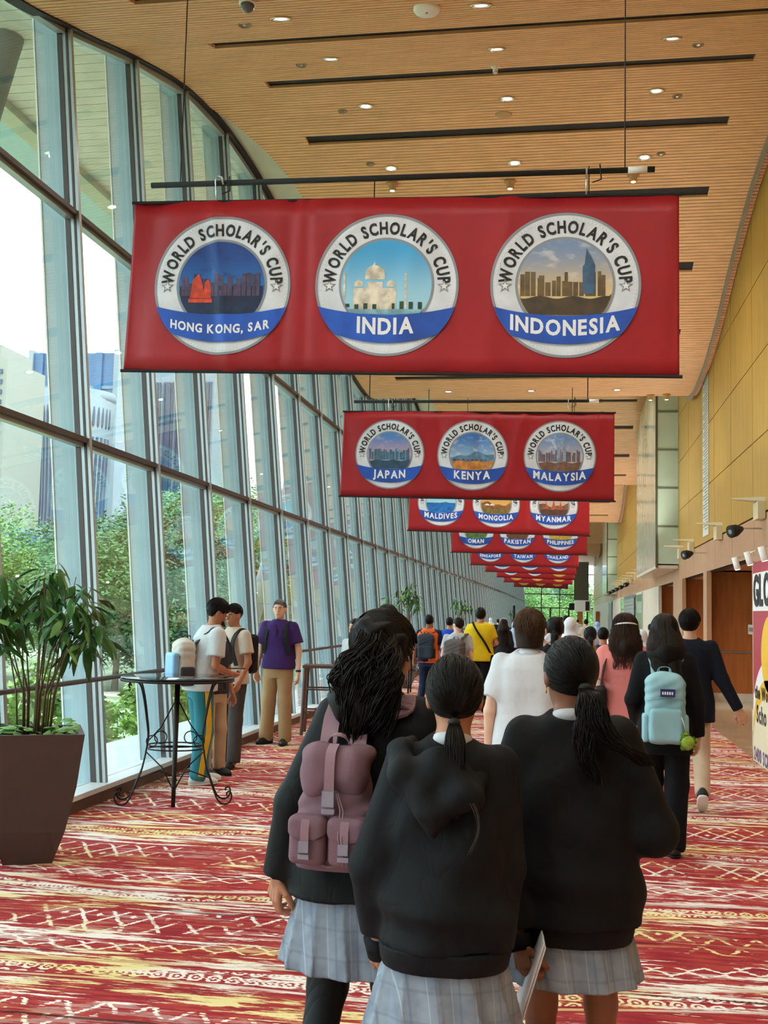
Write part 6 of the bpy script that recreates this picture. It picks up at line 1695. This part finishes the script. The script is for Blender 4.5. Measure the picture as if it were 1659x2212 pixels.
MB().tube([(.09, -.10, .22), (.11, -.13, .17), (.13, -.13, .10)], .006, 6).build('charm_cord', M_SKYG, p1_, True)
me_ = leaf_mesh(2600, .058, .05, .062, .008, mat('green_fluff', '#8fae3c', .9, 0, .3, 30), 77, 14); o_ = link('charm', me_, p1_); o_.location = (.14, -.135, .03)
sdf('charm_core', lambda P: ell(P, (.14, -.135, .03), (.045, .04, .05)), (.07, -.2, -.05), (.21, -.07, .11), .008, mat('green_fluff', '#8fae3c'), p1_)

# ---- man in the navy jacket swinging his arm
Yp = 9.85
w2 = Person('short-haired person in a navy jacket and beige trousers swinging an arm out', ppos(1490, Yp), Yp, 1.66, R(-4), 'm', 'fair', .010, None, (R(-8), 0, 0), arms=dict(R=((.265, -.05, 1.11), (.40, -.06, .86), dict(n=(-.3, .9, 0), curl=.7)), L=((-.21, .05, 1.12), (-.18, .2, .95))), legs=WALK2)
w2.body(hres=.0055).hair('short', M_HB, vol=.008).top(cloth('navy_suiting', '#131a28'), 'jacket', .74, 'long', .022, .004, 7, flare=.02, sl=(.066, .058, .048)).trousers(cloth('beige_chino', '#c9b39a'), r=(.095, .075, .068)).shoes(mat('black_canvas', '#1a1a1c', .7), M_WHITE)
# ---- woman in the pink blouse
Yp = 8.7
w3 = Person('woman in a salmon pink blouse with wavy dark brown hair and a white headband', ppos(1350, Yp), Yp, 1.60, R(2), 'f', 'fair', .0095, None, (R(6), R(3), 0), arms=dict(L=((-.205, -.02, 1.10), (-.20, .06, .87)), R=((.205, -.02, 1.10), (.20, .06, .87))))
w3.body().hair('long', hair_mat('warm_brown_hair', '#1c110c'), 1.33, .010, 8, .115); long_strands(w3, hair_mat('warm_brown_strand', '#35231a'), 280, 1.31, .118, 4, .008, vol=.012)
w3.top(cloth('salmon_pink', '#d9827c', .85, .05), 'blouse', .80, 'short', .03, .006, 9, flare=.03, fr=22, sl=(.075, .08, .05)).trousers(cloth('dark_jean', '#20242c')).shoes(M_SHOEB)
_, Mh = turn((np.zeros(1),) * 3, w3.hc, *w3.ht)
MB().tube([Vector(w3.hc) + Mh @ Vector((.094 * math.cos(a), -.022 + .112 * math.sin(a), .03 - .02 * math.sin(a))) for a in np.linspace(PI * 1.02, PI * 1.98, 15)], .007, 6).build('headband', M_WHITE, w3.root, True)
e_ = bag(w3, (-.20, -.06, .98), 'black shoulder bag under the arm of the woman in pink', 'bag', 'shoulder_bag')
sdf('bag_body', lambda P: rbox(P, (0, 0, 0), (.05, .13, .16), .04), (-.08, -.17, -.2), (.08, .17, .2), .01, cloth('black_leatherette', '#181416', .6), e_)
ribbon([(0, -.09, .14), (.03, -.05, .32), (.07, .03, .455), (.05, .13, .34), (0, .11, .14)], .035, .006, lambda t: (-.6, 0, 1), 'strap', cloth('black_leatherette', '#181416', .6), e_)
# ---- boy in the white shirt
Yp = 6.6
w4 = Person('boy in a loose white short-sleeved shirt with brown hair', ppos(1143, Yp), Yp, 1.605, R(0), 'm', 'light', .009, None, (R(-4), R(2), 0), arms=dict(L=((-.235, -.02, 1.09), (-.245, .03, .84), dict(curl=.7)), R=((.23, -.02, 1.10), (.23, .06, .87))), hs=1.05, lean=(.005, 0))
w4.body().hair('bob', hair_mat('chestnut_hair', '#2a1d14'), vol=.006).top(M_WSH, 'shirt', .86, 'short', .025, .012, 12, flare=.025, fr=26, sl=(.068, .068, .05)).collar(M_WSH, .066, 1.44).trousers(cloth('black_trouser', '#0c0f13')).shoes(M_SHOEB)

crop_strands(w4, hair_mat('chestnut_strand', '#4a3424'), 260, 3, .012, -.10); crop_strands(w2, M_HS, 160, 5, .008)
# ---- man in the purple polo shirt
q = onz(572, 1606, 0); Yp = q[1]
w5 = Person('grey-haired man in a purple polo shirt and khaki trousers facing the camera', q[0] + .14, Yp, 1.70, R(172), 'm', 'fair', .0095, None, (R(8), R(-2), R(3)), arms=dict(R=((.245, -.02, 1.10), (.275, .02, .85), dict(curl=.6)), L=((-.245, -.02, 1.10), (-.27, .04, .85), dict(curl=.6))),
            legs=dict(R=((.105, .02, .49), (.13, .0, .085), (R(-18), 0)), L=((-.105, .03, .49), (-.12, .03, .085), (R(14), 0))))
w5.body(hres=.0055).face_(mat('grey_brow', '#4a4644', .8)).hair('short', M_HG, vol=-.005)
M_PUR = cloth('purple_pique', '#3d2460', .85, .06)
w5.top(M_PUR, 'polo_shirt', .885, 'short', .022, .005, 21, flare=.012, sl=(.07, .075, .05)).collar(M_PUR, .068, 1.437).trousers(cloth('khaki_twill', '#a98a64', .9, .06), r=(.105, .085, .085), fold=.007, hemz=.03).shoes(M_SHOEB)
MB().box(-.016, .016, .128, .142, 1.27, 1.41).build('placket', M_PUR, w5.root)
wv = Vector(w5.wr[-1]); MB().lathe([(.031, -.012), (.034, 0), (.031, .012)], 16, (0, 0, 0), Matrix.Translation(wv - Vector((0, 0, -.02)))).build('watch', mat('dark_watch', '#20242a', .3), w5.root)
e_ = bag(w5, (0, -.19, .98), 'black backpack worn by the man in the purple polo shirt'); sdf('bag_body', lambda P: rbox(P, (0, 0, .2), (.14, .07, .21), .05), (-.18, -.1, -.04), (.18, .1, .45), .012, cloth('black_nylon', '#15161a', .6), e_); straps(e_, w5, cloth('black_nylon', '#15161a', .6), (0, -.19, .98), .09, .40, .055)
# ---- boy with the sky-blue pocket backpack, looking at a phone
q = onz(408, 1692, 0) + [.07, 0, 0]; Yp = q[1]
w6 = Person('boy in a white T-shirt and teal track trousers looking down beside the bar table', q[0], Yp, 1.66, R(-52), 'm', 'tan', .0095, None, (R(-8), R(38), 0), arms=dict(R=((.225, .06, 1.10), (.10, .27, 1.02), dict(n=(-.6, 0, .8), curl=.7)), L=((-.22, .07, 1.10), (-.08, .28, 1.02), dict(n=(.6, 0, .8), curl=.7))), lean=(0, .10),
            legs=dict(R=((.10, .02, .49), (.10, -.03, .085)), L=((-.10, .05, .49), (-.10, .08, .085))))
w6.body(hres=.0055).face_().hair('short', M_HB, vol=.01).top(cloth('white_tee', '#cfd6d8', .85, .04), 'tshirt', .86, 'short', .025, .006, 31, flare=.02, sl=(.07, .072, .05)).trousers(cloth('teal_track', '#2f7f8c', .7, .06), r=(.10, .085, .078), hemz=.01, fold=.006).shoes(mat('white_trainer', '#dfe3e6', .5), M_WHITE)
ribbon([(.196, .0, .92), (.207, .015, .75), (.203, .03, .5), (.196, .0, .3), (.192, -.03, .09)], .05, .006, lambda t: (1, 0, 0), 'stripe', cloth('yellow_stripe', '#e0b02c', .8), w6.root)
M_CRM = mat('cream_nylon', '#cfc9bd', .7, 0, .06, 6); M_PSB = mat('sky_blue_pocket', '#8dc0ea', .6)
e_ = simple_pack(w6, (0, -.17, .90), 'cream backpack with a sky-blue front pocket on the boy by the bar table', .14, .44, .085, M_CRM, mat('dark_zip', '#2a2c33', .6), detail=True)
sdf('front_pocket', lambda P: rbox(P, (0, -.105, .20), (.125, .035, .11), .025), (-.16, -.16, .06), (.16, -.04, .34), .009, M_PSB, e_)
e_ = bag(w6, (0.0, .36, 1.06), 'dark phone held by the boy in track trousers', 'phone', 'phone'); MB().box(-.037, .037, -.075, .075, -.004, .004).build('case', M_BLACK, e_); MB().box(-.034, .034, -.071, .071, .004, .005).build('screen', mat('phone_screen', '#8fb0c4', .1), e_)
# ---- man in the pale polo holding a cup, facing the boy
q = onz(486, 1656, 0) + [.05, 0, 0]; Yp = q[1]
w7 = Person('man in a pale polo shirt and dark grey trousers holding a clear cup', q[0], Yp, 1.63, R(148), 'm', 'tan', .0095, None, (R(6), R(10), 0), arms=dict(R=((.24, .03, 1.12), (.10, .22, 1.20), dict(n=(-.5, .5, .3), curl=1.0, d=(-.6, .3, .7))), L=((-.235, .0, 1.10), (-.22, .10, .90), dict(curl=.8))), legs=dict(R=((.10, .02, .49), (.10, 0, .085), (R(20), 0)), L=((-.10, .03, .49), (-.11, .05, .085), (R(35), 0))))
M_PALE = cloth('pale_polo', '#cfc3b2', .85, .05)
w7.body(hres=.0055).face_().hair('short', M_HDB, vol=-.003).top(M_PALE, 'polo_shirt', .87, 'short', .02, .005, 41, flare=.01, sl=(.068, .07, .05)).collar(M_PALE, .066, 1.437).trousers(cloth('dark_grey_trouser', '#4a4644', .85), r=(.098, .08, .078)).shoes(mat('dark_sandal', '#26221f', .6))
e_ = bag(w7, (0, -.185, .98), 'black backpack on the man holding the cup'); sdf('bag_body', lambda P: rbox(P, (0, 0, .2), (.14, .07, .21), .05), (-.18, -.1, -.04), (.18, .1, .45), .012, cloth('black_nylon', '#15161a', .6), e_); straps(e_, w7, cloth('black_nylon', '#15161a', .6), (0, -.185, .98), .09, .40, .05)
e_ = bag(w7, (.055, .275, 1.245), 'clear plastic cup in the hand of the man in the pale polo', 'cup', 'cup'); MB().lathe([(.028, 0), (.036, .095), (.034, .095), (.026, .004)], 18).build('cup_wall', glass_material('cup_plastic', (.93, .95, .95)), e_, True); MB().lathe([(.026, .004), (.031, .05), (0, .05)], 16).build('drink', mat('iced_tea', '#b98a55', .2), e_, True)
# ---- third person half hidden between them
q = onz(452, 1662, 0); Yp = 10.42
w8 = Person('person in beige trousers and dark trainers half hidden behind the boy', q[0] + .12, Yp, 1.50, R(-120), 'm', 'tan', .012, None, (0, R(20), 0), legs=dict(R=((.09, .02, .49), (.09, 0, .085)), L=((-.09, .03, .49), (-.09, .03, .085))))
w8.body(hres=.008).face_().hair('bob', M_HB).top(cloth('dark_grey_tee', '#3a3a3e'), 'tshirt', .87, 'short', .018).trousers(cloth('sand_chino', '#c4aa8a'), r=(.095, .078, .072)).shoes(mat('black_canvas', '#1a1a1c', .7))

crop_strands(w5, hair_mat('silver_strand', '#7d7a78'), 240, 7, -.004, -.05); crop_strands(w6, M_HS, 200, 8, .01); crop_strands(w7, M_HS, 180, 9, -.002, -.05)
# ---- middle distance and far walkers
def walker(label, px, Y, hpx, face=0, sex='m', skin='tan', hair=('short', M_HB), top=None, bottom=None, legs=WALK, head=(0, 0, 0), res=None, arms=None, shoes=M_SHOEB, sleeve='short', hem=.86, hairkw=None, e=.02, skirt=None, faced=False, ht=None):
    p = Person(label, ppos(px, Y), Y, ht or float(np.clip(phead(px, hpx, Y), 1.38, 1.86)), face, sex, skin, res or (.012 if Y < 14 else .015 if Y < 26 else .02), 'people walking down the hall', head, legs=legs, arms=arms)
    p.body(hres=.008 if Y < 26 else .012)
    if faced: p.face_()
    p.hair(hair[0], hair[1], **(hairkw or {}))
    p.top(top[1], top[0], hem, sleeve, e, .006, int(px) % 17, flare=.01)
    if skirt: p.skirt(skirt, 1.0, .12, .16, .26, 10, .06)
    else: p.trousers(bottom)
    p.shoes(shoes); return p
BLK = cloth('black_trouser', '#0c0f13'); JEAN = cloth('navy_jean', '#1d2740'); GRY = cloth('grey_tee', '#b9bcc0'); NVY = cloth('navy_tee', '#1c2340')
v1 = walker('man in an orange and navy shirt with a dark blue-grey backpack', 927, 18.0, 1328, R(-4), skin='brown', top=('shirt', NVY), bottom=JEAN, arms=dict(L=((-.24, -.02, 1.10), (-.27, .03, .86), dict(curl=.7)), R=((.25, -.03, 1.10), (.29, .0, .87), dict(curl=.7))))
v1.top(cloth('orange_tee', '#e8682a', .85, .05), 'orange_panel', .855, None, .030, .004, 4)
simple_pack(v1, (-.01, -.20, .93), 'dark blue-grey backpack on the man in orange and navy', .15, .44, .08, cloth('slate_nylon', '#2c3844', .7), cloth('slate_dark', '#1c242c', .7))
walker('person in a royal blue shirt beyond the grey backpack', 971, 21.0, 1334, R(4), top=('shirt', cloth('royal_blue', '#1f4fc0', .8)), bottom=cloth('blue_track', '#2a56b8'), legs=WALK2, hem=.78)
v3 = walker('boy in a pale grey shirt turning his head left', 989, 16.2, 1342, R(-6), skin='light', head=(R(52), 0, 0), hair=('short', M_HDB), top=('shirt', GRY), bottom=cloth('grey_trouser', '#55565c'), faced=True, ht=1.52)
simple_pack(v3, (.0, -.215, .86), 'large grey-brown backpack on the boy turning his head', .17, .50, .10, cloth('taupe_nylon', '#5c5654', .75), cloth('taupe_dark', '#45403f', .75), rz=R(-14))
v4 = walker('broad man in a bright yellow shirt with a diagonal strap', 1038, 18.3, 1314, R(0), skin='tan', top=('shirt', cloth('bright_yellow', '#e0c21c', .8, .05)), bottom=BLK, arms=dict(R=((.27, .0, 1.13), (.19, .17, 1.08)), L=((-.27, .0, 1.12), (-.2, .15, 1.02))), legs=WALK2, hem=.83, e=.05, hairkw=dict(vol=.008))
e_ = bag(v4, (.20, -.02, .86), 'black crossbody bag at the hip of the man in yellow', 'bag', 'crossbody_bag'); sdf('bag_body', lambda P: rbox(P, (0, 0, 0), (.04, .10, .08), .03), (-.07, -.14, -.11), (.07, .14, .11), .012, BLK, e_)
ribbon([(.0, -.06, .06), (-.10, -.155, .26), (-.24, -.155, .46), (-.31, -.10, .585), (-.30, .05, .58), (-.1, .17, .3), (0, .08, .06)], .035, .006, lambda t: (0, -1 + 2 * t, .5), 'strap', M_BLZ, e_)
v5 = walker('girl in black with very long dark brown hair and white headphones', 1088, 24.0, 1338, R(0), 'f', 'tan', ('long', hair_mat('auburn_black_hair', '#170e0b')), ('jacket', M_BLZ), BLK, sleeve='long', hem=.80, hairkw=dict(ln=1.0, w=.14, vol=.01))
MB().tube([Vector(v5.hc) + Vector((.098 * math.cos(a), -.01, .03 + .105 * math.sin(a))) for a in np.linspace(-.2, PI + .2, 15)], .012, 6).build('headphones', M_WHITE, v5.root, True)
walker('woman in a white blouse facing the camera behind the curly-haired girl', 769, 13.0, 1338, R(150), 'f', 'fair', ('long', M_HDB), ('blouse', M_WSH), BLK, legs=None, sleeve='long', faced=True, hairkw=dict(ln=1.3, w=.11))
v7 = walker('person in a beige shirt beside the curly-haired girl, head bowed', 835, 10.6, 1310, R(-62), 'm', 'fair', ('short', M_HB), ('shirt', cloth('beige_linen', '#b48f72', .9)), cloth('brown_trouser', '#6b4a3a'), legs=None, head=(0, R(18), 0), sleeve='long', faced=True, hem=.80, e=.035, hairkw=dict(vol=.010))
v8 = walker('girl with black hair in a white scrunchie beside the white-shirted boy', 1199, 9.6, 1334, R(0), 'f', 'tan', ('pony', M_HB), ('top', BLK), BLK, sleeve='long')
sdf('scrunchie', lambda P: ell(P, (v8.hc[0] - .03, v8.hc[1] - .12, v8.hc[2] - .075), (.06, .04, .045)) + .007 * np.sin(90 * P[0]) * np.sin(80 * P[2]), (v8.hc[0] - .13, v8.hc[1] - .2, v8.hc[2] - .16), (v8.hc[0] + .07, v8.hc[1] - .05, v8.hc[2] + .0), .008, M_WSH, v8.root)
WHT = cloth('white_scarf', '#dfe3ea', .85, .03); LBL = cloth('pale_blue', '#a9c4e6', .85)
walker('person in a white headscarf and pale robe beyond the scrunchie girl', 1232, 15.5, 1346, R(0), 'f', 'tan', ('hijab', WHT), ('robe', cloth('pale_robe', '#cdd3dd')), BLK, skirt=cloth('pale_robe', '#cdd3dd'), sleeve='long', ht=1.55)
walker('girl with dark hair and a yellow collar in front of the woman in pink', 1275, 12.5, 1360, R(0), 'f', 'tan', ('pony', hair_mat('blue_black_hair', '#0a0c12')), ('jacket', cloth('yellow_trim_jacket', '#8c8a1e')), BLK, sleeve='long', ht=1.47)
walker('person in a navy top with short black hair between two scarves', 1303, 14.0, 1366, R(0), 'm', 'tan', ('short', M_HB), ('top', cloth('navy_top', '#1a2350')), BLK, ht=1.45)
FAR = [(1128, 32, 1329, 'tall man with black hair far ahead left of the white-shirted boy', 'm', ('short', M_HB), NVY), (1076, 42, 1342, 'man in a black suit far by the glass', 'm', ('short', M_HB), BLK), (1222, 30, 1330, 'tall man with black hair beyond the scrunchie girl', 'm', ('short', M_HB), WHT),
       (1112, 30, 1350, 'person in pale blue beside the headphone girl', 'f', ('hijab', LBL), LBL), (1266, 34, 1338, 'person in beige with black hair near the timber pillar', 'm', ('short', M_HB), cloth('sand_shirt', '#b8ab98')), (1272, 22, 1358, 'person in a lilac headscarf near the middle of the crowd', 'f', ('hijab', cloth('lilac_scarf', '#c8bcd8')), LBL),
       (1290, 38, 1345, 'person in a light blue scarf by the right wall', 'f', ('hijab', cloth('sky_scarf', '#8fb4e6')), LBL), (1334, 20, 1365, 'person in a white headscarf left of the woman in pink', 'f', ('hijab', WHT), WHT), (1387, 16, 1362, 'person in a pale headscarf and ochre top right of the woman in pink', 'f', ('hijab', WHT), cloth('ochre_top', '#a8682c')),
       (1406, 26, 1348, 'man with dark hair far behind the long-haired woman', 'm', ('short', M_HB), WHT), (1212, 46, 1333, 'dark-haired man far down the middle of the hall', 'm', ('short', M_HB), NVY), (1060, 50, 1345, 'person in white far by the glass', 'f', ('hijab', WHT), WHT), (1165, 40, 1337, 'brown-haired person far down the hall', 'm', ('short', M_HBR), GRY),
       (1248, 52, 1338, 'distant person in grey beside the far doors', 'm', ('short', M_HDB), GRY), (1140, 60, 1336, 'most distant person in navy before the end doors', 'm', ('short', M_HB), NVY)]
for i, (px, Y, hp, lab, sx, hr_, tp) in enumerate(FAR):
    walker(lab, px, Y, hp, R((-6, 5, 0, 8)[i % 4]), sx, ('tan', 'fair', 'brown')[i % 3], hr_, ('top', tp), BLK if i % 2 else JEAN, WALK if i % 2 else WALK2, sleeve='long' if i % 2 else 'short', res=.019)
